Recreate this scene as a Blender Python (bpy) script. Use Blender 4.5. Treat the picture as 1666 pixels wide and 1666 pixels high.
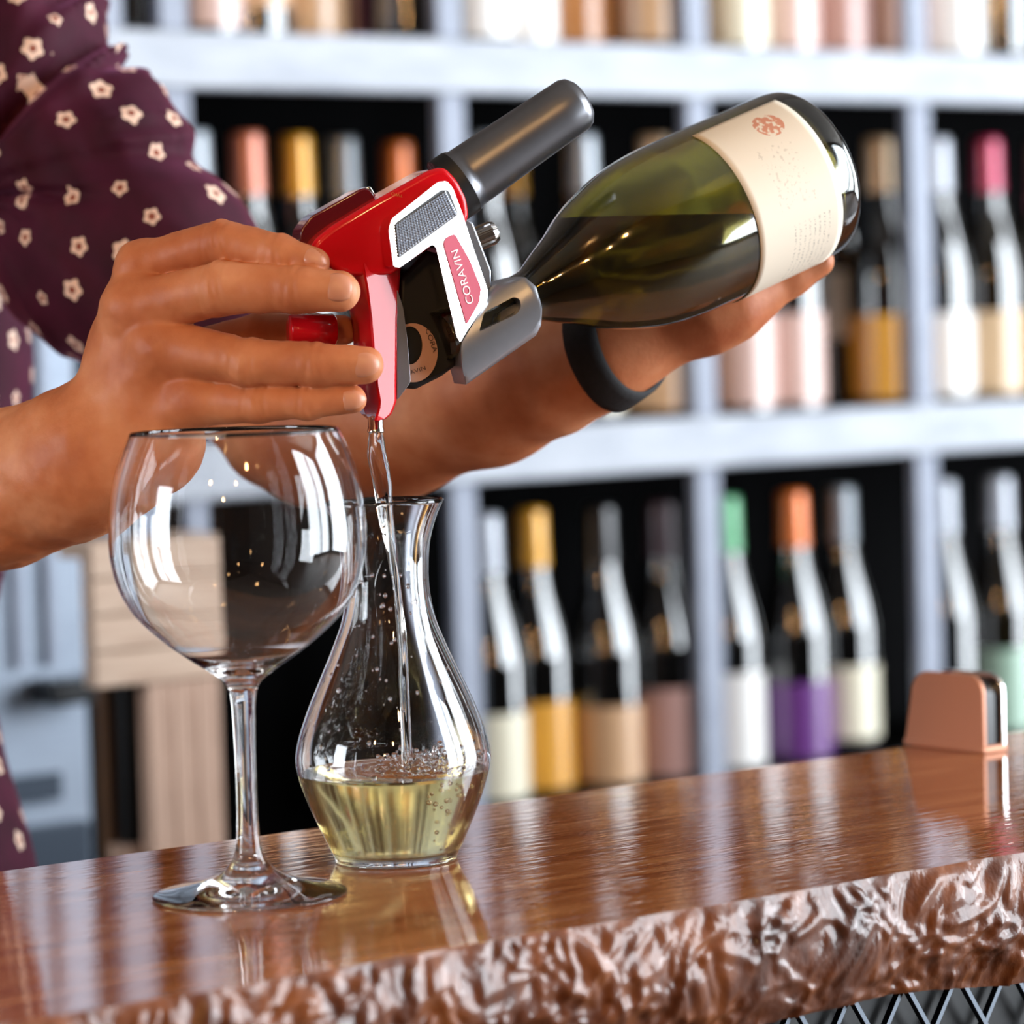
import bpy, bmesh, math, random
import numpy as np
from mathutils import Vector, Matrix, kdtree

for o in list(bpy.data.objects):
    bpy.data.objects.remove(o)
SC = bpy.context.scene
COL = SC.collection
random.seed(7)
RNG = np.random.default_rng(7)

# ------------------------------------------------------------------ camera
FPX, CPX = 5500.0, 833.0            # focal length and centre for a 1666 px frame
BAR_Z = 1.05
CAM = np.array([0.0, 0.0, BAR_Z + 0.245])
_xc = np.array([(8150 - CPX) / FPX, (296 - CPX) / FPX, 1.0]); _xc /= np.linalg.norm(_xc)
_a = np.array([-math.sin(.03), -math.cos(.03), 0.0])
_u = _a + np.array([0, 0, -(_a @ _xc) / _xc[2]]); _u /= np.linalg.norm(_u)
ROT = np.array([_xc, np.cross(_u, _xc), _u])      # world = ROT @ (right, down, forward)
RT, DN, FW = ROT[:, 0], ROT[:, 1], ROT[:, 2]
UP = -DN
cd = bpy.data.cameras.new('camera')
cam = bpy.data.objects.new('camera', cd); COL.objects.link(cam)
cd.sensor_width = 36; cd.lens = FPX / 1666 * 36
cd.clip_start = .05
cam.matrix_world = Matrix(((RT[0], -DN[0], -FW[0], CAM[0]), (RT[1], -DN[1], -FW[1], CAM[1]),
                           (RT[2], -DN[2], -FW[2], CAM[2]), (0, 0, 0, 1)))
cd.dof.use_dof = True; cd.dof.focus_distance = 1.545; cd.dof.aperture_fstop = 6.8
SC.camera = cam

# ------------------------------------------------------------------ light and exposure
W = bpy.data.worlds.new('sky'); SC.world = W; W.use_nodes = True
bg = W.node_tree.nodes['Background']
bg.inputs[0].default_value = (.86, .93, 1.0, 1); bg.inputs[1].default_value = 19.0
SC.view_settings.view_transform = 'Standard'; SC.view_settings.look = 'None'
SC.view_settings.gamma = 1; SC.view_settings.use_curve_mapping = False
SC.view_settings.exposure = -0.3
SC.cycles.use_denoising = True
SC.cycles.max_bounces = 16; SC.cycles.transmission_bounces = 14; SC.cycles.glossy_bounces = 6
SC.cycles.diffuse_bounces = 5
SC.cycles.sample_clamp_indirect = 12

ROOM = dict(x0=-2.6, x1=6.4, y0=-2.3, y1=3.06, z1=4.6)
FRONT_WIN = [(3.2, 4.6), (4.68, 6.1)]     # openings in the street wall (x range)
RIGHT_WIN = [(-1.9, 0.3)]                    # openings in the right wall (y range)
LEFT_WIN = (1.5, 2.5, 1.0, 2.4)                            # opening in the left wall (y range, z range)
WZ0, WZ1 = .2, 4.3
def portal(loc, rot, sx, sy):
    l = bpy.data.lights.new('window_portal', 'AREA'); l.shape = 'RECTANGLE'; l.size = sx; l.size_y = sy
    l.cycles.is_portal = True
    o = bpy.data.objects.new('window_portal', l); COL.objects.link(o); o.location = loc; o.rotation_euler = rot
for a, b in FRONT_WIN:
    portal(((a + b) / 2, ROOM['y0'] + .01, (WZ0 + WZ1) / 2), (math.radians(90), 0, 0), b - a, WZ1 - WZ0)
for a, b in RIGHT_WIN:
    portal((ROOM['x1'] - .01, (a + b) / 2, (WZ0 + WZ1) / 2), (math.radians(90), 0, math.radians(90)), b - a, WZ1 - WZ0)

portal((ROOM['x0'] + .01, (LEFT_WIN[0] + LEFT_WIN[1]) / 2, (LEFT_WIN[2] + LEFT_WIN[3]) / 2), (math.radians(90), 0, math.radians(-90)), LEFT_WIN[1] - LEFT_WIN[0], LEFT_WIN[3] - LEFT_WIN[2])

# ------------------------------------------------------------------ helpers: projection
def P(px, py, d):
    return CAM + ROT @ np.array([(px - CPX) / FPX * d, (py - CPX) / FPX * d, d])
def ray(px, py):
    return ROT @ np.array([(px - CPX) / FPX, (py - CPX) / FPX, 1.0])
def on(px, py, ax, v):                 # pixel ray meets an axis plane
    r = ray(px, py); return CAM + r * ((v - CAM[ax]) / r[ax])
def proj(p):
    c = ROT.T @ (np.asarray(p) - CAM); return CPX + FPX * c[0] / c[2], CPX + FPX * c[1] / c[2], c[2]
def MM(d): return d / FPX              # metres per pixel at depth d
def V(a): return Vector((float(a[0]), float(a[1]), float(a[2])))
def unit(a): a = np.asarray(a, float); return a / np.linalg.norm(a)

# ------------------------------------------------------------------ helpers: materials
def lin(h):
    h = h.lstrip('#'); c = [int(h[i:i + 2], 16) / 255 for i in (0, 2, 4)]
    return tuple(x / 12.92 if x <= .04045 else ((x + .055) / 1.055) ** 2.4 for x in c) + (1.0,)
def mat(name, col, rough=.5, metal=0, **kw):
    m = bpy.data.materials.new(name); m.use_nodes = True
    b = m.node_tree.nodes['Principled BSDF']
    b.inputs['Base Color'].default_value = lin(col) if isinstance(col, str) else col
    b.inputs['Roughness'].default_value = rough; b.inputs['Metallic'].default_value = metal
    for k, v in kw.items(): b.inputs[k.replace('_', ' ')].default_value = v
    return m
class N:                                # tiny node builder
    def __init__(s, m): s.m = m; s.t = m.node_tree; s.b = s.t.nodes['Principled BSDF']
    def n(s, ty, **kw):
        x = s.t.nodes.new(ty)
        for k, v in kw.items(): setattr(x, k, v)
        return x
    def l(s, a, b): s.t.links.new(a, b)
    def coord(s, kind='Object', scale=(1, 1, 1), rot=(0, 0, 0)):
        c = s.n('ShaderNodeTexCoord'); mp = s.n('ShaderNodeMapping')
        mp.inputs['Scale'].default_value = scale; mp.inputs['Rotation'].default_value = rot
        s.l(c.outputs[kind], mp.inputs[0]); return mp.outputs[0]
    def noise(s, vec, scale, detail=4, rough=.55, dist=0):
        x = s.n('ShaderNodeTexNoise'); x.inputs['Scale'].default_value = scale; x.inputs['Detail'].default_value = detail
        x.inputs['Roughness'].default_value = rough; x.inputs['Distortion'].default_value = dist
        if vec is not None: s.l(vec, x.inputs['Vector'])
        return x.outputs['Fac']
    def ramp(s, fac, stops):
        r = s.n('ShaderNodeValToRGB'); e = r.color_ramp.elements
        while len(e) < len(stops): e.new(.5)
        for i, (p, c) in enumerate(stops):
            e[i].position = p; e[i].color = lin(c) if isinstance(c, str) else c
        s.l(fac, r.inputs[0]); return r.outputs[0]
    def bump(s, h, strength=.3, dist=.001, into='Normal'):
        b = s.n('ShaderNodeBump'); b.inputs['Strength'].default_value = strength; b.inputs['Distance'].default_value = dist
        s.l(h, b.inputs['Height']); s.l(b.outputs[0], s.b.inputs[into]); return b
    def math(s, op, a, b=None, c=None):
        x = s.n('ShaderNodeMath', operation=op)
        for i, q in enumerate((a, b, c)):
            if q is None: continue
            if isinstance(q, (int, float)): x.inputs[i].default_value = q
            else: s.l(q, x.inputs[i])
        return x.outputs[0]
    def mix(s, f, a, b):
        x = s.n('ShaderNodeMix', data_type='RGBA')
        for sock, q in ((x.inputs[0], f), (x.inputs[6], a), (x.inputs[7], b)):
            if isinstance(q, (int, float)): sock.default_value = q
            elif isinstance(q, tuple): sock.default_value = q
            elif isinstance(q, str): sock.default_value = lin(q)
            else: s.l(q, sock)
        return x.outputs[2]
def noisy(name, c1, c2, scale, rough=.5, metal=0, bump=0, bdist=.001, stretch=(1, 1, 1), detail=4, **kw):
    m = mat(name, c1, rough, metal, **kw); g = N(m)
    f = g.noise(g.coord('Object', stretch), scale, detail)
    g.l(g.ramp(f, [(.3, c1), (.7, c2)]), g.b.inputs['Base Color'])
    if bump: g.bump(f, bump, bdist)
    return m

# ------------------------------------------------------------------ helpers: objects
def mesh(name, vs, fs, m=None, parent=None, smooth=False, loc=None):
    me = bpy.data.meshes.new(name)
    vs = np.asarray(vs, float)
    if loc is not None: vs = vs - np.asarray(loc)
    me.from_pydata([tuple(map(float, v)) for v in vs], [], [tuple(map(int, f)) for f in fs])
    me.update()
    if smooth: me.polygons.foreach_set('use_smooth', [True] * len(me.polygons))
    if m: me.materials.append(m)
    return link(name, me, parent, loc)
def link(name, me, parent=None, loc=None):
    o = bpy.data.objects.new(name, me); COL.objects.link(o)
    if loc is not None: o.location = V(loc)
    if parent is not None: setparent(o, parent)
    return o
def setparent(o, p):
    mw = o.matrix_basis.copy(); o.parent = p
    o.matrix_parent_inverse = p.matrix_basis.inverted()     # every basis here is a world matrix
def empty(name, loc):
    o = bpy.data.objects.new(name, None); COL.objects.link(o); o.location = V(loc); o.empty_display_size = .02
    return o
def tag(o, label, cat, group=None, kind=None):
    o['label'] = label; o['category'] = cat
    if group: o['group'] = group
    if kind: o['kind'] = kind
    return o
def bevel(o, w, seg=2, ang=35):
    b = o.modifiers.new('bevel', 'BEVEL'); b.width = w; b.segments = seg; b.limit_method = 'ANGLE'; b.angle_limit = math.radians(ang)
    o.data.polygons.foreach_set('use_smooth', [True] * len(o.data.polygons))
    try:
        o.data.set_sharp_from_angle(angle=math.radians(40))
    except Exception: pass
    b.harden_normals = False
    return o
BOXF = [(0, 3, 2, 1), (4, 5, 6, 7), (0, 1, 5, 4), (1, 2, 6, 5), (2, 3, 7, 6), (3, 0, 4, 7)]
def boxv(x0, x1, y0, y1, z0, z1):
    return [(x0, y0, z0), (x1, y0, z0), (x1, y1, z0), (x0, y1, z0), (x0, y0, z1), (x1, y0, z1), (x1, y1, z1), (x0, y1, z1)]
def box(name, x0, x1, y0, y1, z0, z1, m, parent=None, bev=0):
    o = mesh(name, boxv(x0, x1, y0, y1, z0, z1), BOXF, m, parent, loc=((x0 + x1) / 2, (y0 + y1) / 2, z0))
    if bev: bevel(o, bev)
    return o
def boxes(name, lst, m, parent=None):
    vs, fs = [], []
    for b in lst:
        k = len(vs); vs += boxv(*b); fs += [tuple(k + i for i in f) for f in BOXF]
    return mesh(name, vs, fs, m, parent)
def frame_from(axis):
    a = unit(axis); t = np.array([0, 0, 1.0]) if abs(a[2]) < .9 else np.array([1.0, 0, 0])
    u = unit(np.cross(t, a)); return u, np.cross(a, u), a
def lathe_data(prof, seg=64, closed=False):
    """prof: list of (r, z). Poles where r == 0."""
    vs, fs, rings = [], [], []
    for r, z in prof:
        if r < 1e-7:
            rings.append([len(vs)]); vs.append((0, 0, z))
        else:
            rings.append(list(range(len(vs), len(vs) + seg)))
            for i in range(seg):
                t = 2 * math.pi * i / seg; vs.append((r * math.cos(t), r * math.sin(t), z))
    pairs = list(zip(rings, rings[1:]))
    if closed: pairs.append((rings[-1], rings[0]))
    for A, B in pairs:
        if len(A) == 1 and len(B) == 1: continue
        for i in range(seg):
            j = (i + 1) % seg
            if len(A) == 1: fs.append((A[0], B[j], B[i]))
            elif len(B) == 1: fs.append((A[i], A[j], B[0]))
            else: fs.append((A[i], A[j], B[j], B[i]))
    return np.array(vs), fs
def place(vs, origin, axis):
    u, v, a = frame_from(axis); vs = np.asarray(vs)
    return np.asarray(origin) + vs[:, :1] * u + vs[:, 1:2] * v + vs[:, 2:3] * a
def lathe(name, prof, m, origin=(0, 0, 0), axis=(0, 0, 1), parent=None, seg=64, closed=False, smooth=True):
    vs, fs = lathe_data(prof, seg, closed)
    o = mesh(name, place(vs, origin, axis), fs, m, parent, smooth, loc=origin)
    if smooth:
        try: o.data.set_sharp_from_angle(angle=math.radians(50))
        except Exception: pass
    return o
def spline(pts, n):
    """Catmull-Rom through the rows of pts -> n samples"""
    p = np.asarray(pts, float); p = np.vstack([2 * p[0] - p[1], p, 2 * p[-1] - p[-2]])
    out = []
    for t in np.linspace(0, len(p) - 3 - 1e-9, n):
        i = int(t); f = t - i; a, b, c, d = p[i:i + 4]
        out.append(.5 * ((2 * b) + (c - a) * f + (2 * a - 5 * b + 4 * c - d) * f * f + (3 * b - a - 3 * c + d) * f ** 3))
    return np.array(out)
def tube_data(pts, radii, seg=12, twist=None):
    pts = np.asarray(pts); n = len(pts); vs, fs = [], []
    tan = np.gradient(pts, axis=0)
    u, v, _ = frame_from(tan[0])
    for i in range(n):
        t = unit(tan[i]); u = unit(u - t * (u @ t)); v = np.cross(t, u)
        for j in range(seg):
            a = 2 * math.pi * j / seg; r = radii[i]
            if twist is not None: r = r * twist(i / (n - 1), a)
            vs.append(pts[i] + r * (math.cos(a) * u + math.sin(a) * v))
    for i in range(n - 1):
        for j in range(seg):
            k = (j + 1) % seg
            fs.append((i * seg + j, i * seg + k, (i + 1) * seg + k, (i + 1) * seg + j))
    fs.append(tuple(range(seg))[::-1]); fs.append(tuple((n - 1) * seg + j for j in range(seg)))
    return vs, fs
def tube(name, pts, radii, m, parent=None, seg=12, twist=None):
    vs, fs = tube_data(pts, radii, seg, twist)
    return mesh(name, vs, fs, m, parent, True, loc=pts[0])

# ------------------------------------------------------------------ value noise (numpy)
def vnoise(p, seed=0):
    """3-D value noise, p (n,3) -> (n,) in -1..1"""
    p = np.asarray(p, float); i = np.floor(p).astype(np.int64); f = p - i; f = f * f * (3 - 2 * f)
    def h(x, y, z):
        n = (x * 374761393 + y * 668265263 + z * 2147483647 + seed * 974634777) & 0xffffffff
        n = ((n ^ (n >> 13)) * 1274126177) & 0xffffffff
        return ((n ^ (n >> 16)) & 0xffff) / 32767.5 - 1
    r = 0
    for a in (0, 1):
        for b in (0, 1):
            for c in (0, 1):
                w = (f[:, 0] if a else 1 - f[:, 0]) * (f[:, 1] if b else 1 - f[:, 1]) * (f[:, 2] if c else 1 - f[:, 2])
                r = r + w * h(i[:, 0] + a, i[:, 1] + b, i[:, 2] + c)
    return r
def fbm(p, oct=3, seed=0):
    p = np.asarray(p, float); s = 0; a = 1
    for k in range(oct):
        s = s + a * vnoise(p * 2 ** k + 17.3 * k, seed + k); a *= .5
    return s

# ------------------------------------------------------------------ distance-field surfaces
def seg_d(p, a, b, ra, rb):
    a = np.asarray(a, p.dtype); ab = np.asarray(b, p.dtype) - a; v = p - a
    t = np.clip((v @ ab) / max(float(ab @ ab), 1e-12), 0, 1); v -= t[:, None] * ab
    return np.sqrt(np.einsum('ij,ij->i', v, v)) - (ra + (rb - ra) * t)
def smin(a, b, k):
    h = np.clip(.5 + .5 * (b - a) / k, 0, 1); return b + (a - b) * h - k * h * (1 - h)
def chain(pts):                         # rows (px, py, depth, radius px) -> points and metre radii
    q = [P(x, y, d) for x, y, d, r in pts]; r = [v[3] * MM(v[2]) for v in pts]
    return [(q[i], q[i + 1], r[i], r[i + 1]) for i in range(len(q) - 1)]
def surface(f, lo, hi, h, soft=(2, .4)):
    """surface nets over sparse 8-cell blocks: f(points)->distance"""
    B = 8; step = B * h
    n = np.ceil((np.asarray(hi) - lo) / step).astype(int)
    g = np.stack(np.meshgrid(*[np.arange(k) for k in n], indexing='ij'), -1).reshape(-1, 3)
    c = lo + (g + .5) * step
    dv = f(c); act = g[np.abs(dv) < step * 1.25]
    k = np.arange(B + 1); loc = np.stack(np.meshgrid(k, k, k, indexing='ij'), -1)
    S = np.empty((len(act), B + 1, B + 1, B + 1), np.float32)
    for s in range(0, len(act), 400):
        a = act[s:s + 400]
        pts = lo + (a[:, None, None, None, :] * B + loc) * h
        S[s:s + 400] = f(pts.reshape(-1, 3).astype(np.float32)).reshape(len(a), B + 1, B + 1, B + 1)
    ins = S < 0
    cnt = sum(ins[:, i:i + B, j:j + B, l:l + B].astype(np.int8) for i in (0, 1) for j in (0, 1) for l in (0, 1))
    bi, ci, cj, ck = np.nonzero((cnt > 0) & (cnt < 8))
    cell = act[bi] * B + np.stack([ci, cj, ck], 1)
    crn = {(i, j, l): S[bi, ci + i, cj + j, ck + l] for i in (0, 1) for j in (0, 1) for l in (0, 1)}
    acc = np.zeros((len(bi), 3)); num = np.zeros(len(bi))
    for ax in range(3):
        for p in range(4):
            o = [0, 0, 0]; oth = [q for q in range(3) if q != ax]; o[oth[0]] = p & 1; o[oth[1]] = p >> 1
            e = list(o); e[ax] = 1
            a, b = crn[tuple(o)], crn[tuple(e)]; m = (a < 0) != (b < 0)
            t = np.where(m, a / np.where(m, a - b, 1), 0)
            pos = np.tile(np.array(o, float), (len(bi), 1)); pos[:, ax] = t
            acc += pos * m[:, None]; num += m
    vs = lo + (cell + acc / num[:, None]) * h
    Q = int(n.max() * B + 4)
    key = lambda q: ((q[:, 0] + 1) * Q + q[:, 1] + 1) * Q + q[:, 2] + 1
    ks = key(cell); order = np.argsort(ks); sk = ks[order]
    def look(q):
        kk = key(q); i = np.clip(np.searchsorted(sk, kk), 0, len(sk) - 1)
        return np.where(sk[i] == kk, order[i], -1)
    faces = []
    for ax in range(3):
        o1, o2 = (ax + 1) % 3, (ax + 2) % 3
        e = [0, 0, 0]; e[ax] = 1
        a, b = crn[(0, 0, 0)], crn[tuple(e)]
        m = (a < 0) != (b < 0); c0 = cell[m]
        d1 = np.zeros(3, int); d1[o1] = 1; d2 = np.zeros(3, int); d2[o2] = 1
        q = np.stack([look(c0), look(c0 - d1), look(c0 - d1 - d2), look(c0 - d2)], 1)
        flip = (a[m] < 0)
        q[~flip] = q[~flip][:, ::-1]
        faces.append(q[(q >= 0).all(1)])
    fs = np.vstack(faces)
    # light smoothing
    for _ in range(soft[0]):
        s = np.zeros_like(vs); w = np.zeros(len(vs))
        for i in range(4):
            a, b = fs[:, i], fs[:, (i + 1) % 4]
            np.add.at(s, a, vs[b]); np.add.at(w, a, 1); np.add.at(s, b, vs[a]); np.add.at(w, b, 1)
        vs = vs * (1 - soft[1]) + soft[1] * s / np.maximum(w, 1)[:, None]
    return vs, fs
def quadmesh(name, vs, fs, m, parent=None):
    me = bpy.data.meshes.new(name)
    me.vertices.add(len(vs)); me.vertices.foreach_set('co', np.asarray(vs, np.float32).ravel())
    me.loops.add(len(fs) * 4); me.loops.foreach_set('vertex_index', np.asarray(fs, np.int32).ravel())
    me.polygons.add(len(fs)); me.polygons.foreach_set('loop_start', np.arange(0, len(fs) * 4, 4, dtype=np.int32))
    me.polygons.foreach_set('loop_total', np.full(len(fs), 4, np.int32))
    me.polygons.foreach_set('use_smooth', np.ones(len(fs), bool))
    me.update(calc_edges=True); me.validate()
    me.materials.append(m)
    return link(name, me, parent)

# ================================================================== MATERIALS
def wood_mat(name, c1, c2, c3, rough, coat=0, axis='x', scale=1.0, bump=.1, coatrough=.05):
    m = mat(name, c1, rough); g = N(m)
    st = {'x': (1.2, 14, 14), 'z': (14, 14, 1.2), 'y': (14, 1.2, 14)}[axis]
    v = g.coord('Object', tuple(s * scale for s in st))
    f = g.noise(v, 3.0, 6, .6, 1.2); f2 = g.noise(v, 14, 4, .6)
    s = g.math('ADD', g.math('MULTIPLY', f, .75), g.math('MULTIPLY', f2, .25))
    g.l(g.ramp(s, [(.3, c1), (.5, c2), (.72, c3)]), g.b.inputs['Base Color'])
    g.b.inputs['Coat Weight'].default_value = coat; g.b.inputs['Coat Roughness'].default_value = coatrough
    if bump: g.bump(s, bump, .002)
    return m
M = {}
M['plaster'] = noisy('warm_plaster', '#4a423d', '#574d46', 6, .9)
M['ceil'] = noisy('ceiling_paint', '#8f8a84', '#9a948d', 5, .9)
M['floor'] = wood_mat('floor_boards', '#3a281d', '#4d3627', '#61442f', .5)
M['shelfwhite'] = noisy('pale_grey_paint', '#9ba1ac', '#b4b9c2', 14, .5, bump=.1, stretch=(1, 3, 3))
M['post'] = noisy('blue_grey_paint', '#848b9c', '#969dad', 20, .5)
M['black'] = mat('black_board', '#020203', .9, 0, Specular_IOR_Level=.1)
M['steel'] = noisy('brushed_steel', '#8791a0', '#98a2b0', 30, .5, .3, stretch=(1, 1, 20))
M['darksteel'] = mat('dark_blue_steel', '#2b3644', .5, .3)
M['blackplastic'] = mat('black_plastic', '#0b0b0d', .3)
M['crate'] = wood_mat('pale_crate_wood', '#a58670', '#c4a68f', '#d8c0aa', .6, axis='x', scale=2)
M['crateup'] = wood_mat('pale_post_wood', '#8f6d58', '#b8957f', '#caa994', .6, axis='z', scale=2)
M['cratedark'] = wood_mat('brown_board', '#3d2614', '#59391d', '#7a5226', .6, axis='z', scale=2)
M['glass'] = mat('clear_glass', (1, 1, 1, 1), 0.0, 0, Transmission_Weight=1, IOR=1.5)
M['shelfglass'] = mat('dark_bottle_glass', '#0a0908', .05, 0, IOR=1.75, Coat_Weight=1, Coat_Roughness=.03, Coat_IOR=1.7)
M['shelfglass2'] = mat('olive_bottle_glass', '#171206', .05, 0, IOR=1.75, Coat_Weight=1, Coat_Roughness=.03, Coat_IOR=1.7)
M['chrome'] = mat('polished_chrome', '#e8e6e4', .09, 1)
M['red'] = mat('red_lacquer', '#c80c18', .25, 0, Coat_Weight=.55, Coat_Roughness=.03, Specular_IOR_Level=.15)
M['darkred'] = mat('dark_red_plastic', '#5c0716', .25, 0, Coat_Weight=.5)
M['gunmetal'] = noisy('satin_gunmetal', '#76777c', '#828388', 40, .34, .9)
M['silver'] = noisy('satin_silver', '#9a9ea6', '#a8acb4', 40, .36, .85)
M['rubber'] = mat('black_rubber', '#060607', .5)
M['knurl'] = mat('knurled_steel', '#c2c6ce', .38, .9)
M['inlay'] = mat('red_inlay', '#c24a62', .5, 0, Specular_IOR_Level=.3)
M['printwhite'] = mat('white_lettering', '#f2e8e8', .5)
M['printgold'] = mat('gold_lettering', '#c98a3c', .4, .5)
M['printdark'] = mat('dark_lettering', '#3a2620', .6)
M['beige'] = mat('beige_ring', '#b88d78', .5)
M['copper'] = mat('copper_tone', '#cf9274', .4, .35)

# skin
m = mat('skin', '#b06a48', .5, 0, Specular_IOR_Level=.35, Subsurface_Weight=.12, Subsurface_Scale=.006); g = N(m)
g.b.inputs['Subsurface Radius'].default_value = (1, .35, .2)
v = g.coord('Object')
f1 = g.noise(v, 22, 4); f2 = g.noise(v, 420, 3); f3 = g.noise(v, 90, 3)
g.l(g.ramp(g.math('ADD', g.math('MULTIPLY', f1, .8), g.math('MULTIPLY', f3, .2)),
           [(.3, '#aa5c36'), (.5, '#c67c52'), (.7, '#da9a72')]), g.b.inputs['Base Color'])
g.bump(g.math('ADD', f2, g.math('MULTIPLY', f3, .8)), .25, .0006)
M['skin'] = m
M['nail'] = mat('fingernail', '#cf8c6c', .33, 0, Subsurface_Weight=.1, Subsurface_Scale=.003)

# lacquered slab top
m = mat('lacquered_slab', '#5a2f1c', .5, 0, Coat_Weight=1, Coat_Roughness=.03, Coat_IOR=3.0, Specular_IOR_Level=.0); g = N(m)
v = g.coord('Object', (1.1, 11, 11))
f = g.noise(v, 2.6, 7, .62, 1.6); f2 = g.noise(v, 15, 4)
s = g.math('ADD', g.math('MULTIPLY', f, .72), g.math('MULTIPLY', f2, .28))
g.l(g.ramp(s, [(.28, '#6a3520'), (.45, '#95552f'), (.58, '#b07145'), (.75, '#c88d5a')]), g.b.inputs['Base Color'])
w = g.noise(g.coord('Object', (9, 60, 9)), 3.2, 3, .5, .4); w2 = g.noise(g.coord('Object', (40, 260, 40)), 2.0, 2)
hb = g.math('ADD', w, g.math('MULTIPLY', w2, .22))
g.bump(hb, .25, .0005, 'Coat Normal')
M['slab'] = m
# lacquered live edge
m = mat('lacquered_bark', '#4a2412', .45, 0, Coat_Weight=.6, Coat_Roughness=.13, Specular_IOR_Level=.3); g = N(m)
v = g.coord('Object', (1, 1, .6))
f = g.noise(v, 26, 5); f2 = g.noise(v, 150, 4)
g.l(g.ramp(g.math('ADD', g.math('MULTIPLY', f, .75), g.math('MULTIPLY', f2, .25)),
           [(.3, '#2a1207'), (.46, '#5f3016'), (.6, '#864a20'), (.76, '#a5682e')]), g.b.inputs['Base Color'])
g.bump(g.math('ADD', f2, g.noise(v, 320, 3)), .3, .0012); g.bump(g.math('ADD', f2, g.noise(v, 320, 3)), .25, .0012, 'Coat Normal')
M['bark'] = m

# ================================================================== ROOM
def struct(o): o['kind'] = 'structure'; return o
R_ = ROOM
struct(box('floor', R_['x0'], R_['x1'], R_['y0'], R_['y1'], -.1, 0, M['floor']))
struct(box('ceiling', R_['x0'], R_['x1'], R_['y0'], R_['y1'], R_['z1'], R_['z1'] + .1, M['ceil']))
struct(box('wall_back', R_['x0'], R_['x1'], R_['y1'], R_['y1'] + .1, 0, R_['z1'], M['plaster']))
_x, (_ya, _yb, _za, _zb) = R_['x0'], LEFT_WIN
struct(boxes('wall_left', [(_x - .1, _x, R_['y0'], _ya, 0, R_['z1']), (_x - .1, _x, _yb, R_['y1'], 0, R_['z1']), (_x - .1, _x, _ya, _yb, 0, _za), (_x - .1, _x, _ya, _yb, _zb, R_['z1'])], M['plaster']))
y0 = R_['y0']; L = [(R_['x0'], R_['x1'], y0 - .12, y0, 0, WZ0), (R_['x0'], R_['x1'], y0 - .12, y0, WZ1, R_['z1'])]
ed = [R_['x0']] + [e for ab in FRONT_WIN for e in ab] + [R_['x1']]
L += [(ed[i], ed[i + 1], y0 - .12, y0, WZ0, WZ1) for i in range(0, len(ed), 2)]
struct(boxes('wall_front', L, M['plaster']))
x1 = R_['x1']; L = [(x1, x1 + .12, y0, R_['y1'], 0, WZ0), (x1, x1 + .12, y0, R_['y1'], WZ1, R_['z1'])]
ed = [y0] + [e for ab in RIGHT_WIN for e in ab] + [R_['y1']]
L += [(x1, x1 + .12, ed[i], ed[i + 1], WZ0, WZ1) for i in range(0, len(ed), 2)]
struct(boxes('wall_right', L, M['plaster']))
k = 0
for a, b in FRONT_WIN:
    k += 1; t = .035; Y = y0 - .07; mid = WZ0 + 1.5
    struct(boxes(f'window_{k}', [(a, a + t, Y, Y + .04, WZ0, WZ1), (b - t, b, Y, Y + .04, WZ0, WZ1), (a + t, b - t, Y, Y + .04, WZ0, WZ0 + t),
                                 (a + t, b - t, Y, Y + .04, WZ1 - t, WZ1)], M['darksteel']))
for a, b in RIGHT_WIN:
    k += 1; t = .035; X = x1 + .03; mid = WZ0 + 1.5
    struct(boxes(f'window_{k}', [(X, X + .04, a, a + t, WZ0, WZ1), (X, X + .04, b - t, b, WZ0, WZ1), (X, X + .04, a + t, b - t, WZ0, WZ0 + t),
                                 (X, X + .04, a + t, b - t, WZ1 - t, WZ1)], M['darksteel']))

# pendant lamps with warm bulbs above the guests' side of the bar
M['bulb'] = mat('glowing_bulb', '#ffb060', .3, 0, Emission_Strength=230.0)
M['bulb'].node_tree.nodes['Principled BSDF'].inputs['Emission Color'].default_value = (1, .56, .22, 1)
M['shade'] = mat('black_metal_shade', '#101010', .4, .6)
ORD5 = ['first', 'second', 'third', 'fourth', 'fifth']
LAMPS = [(-.55, .35, 1.95), (-.15, -.25, 2.0), (.35, .1, 2.05), (.1, .75, 2.1), (-.9, -.5, 1.9)]
for i, (x, y, z) in enumerate(LAMPS):
    t = empty('pendant_lamp', (x, y, z))
    tag(t, f'pendant lamp with bare warm bulb, {ORD5[i]} of the five before the bar', 'lamp', 'pendant lamps over the bar')
    lathe('lamp_bulb', [(0, -.05), (.018, -.045), (.03, -.02), (.028, .01), (.014, .04), (.012, .05), (0, .05)], M['bulb'], (x, y, z), parent=t, seg=20)
    lathe('lamp_socket', [(0, .048), (.016, .048), (.018, .06), (.018, .1), (.004, .11), (0, .11)], M['shade'], (x, y, z), parent=t, seg=16)
    lathe('lamp_cord', [(0, .1), (.003, .1), (.003, R_['z1'] - z), (0, R_['z1'] - z)], M['rubber'], (x, y, z), parent=t, seg=8)

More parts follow.
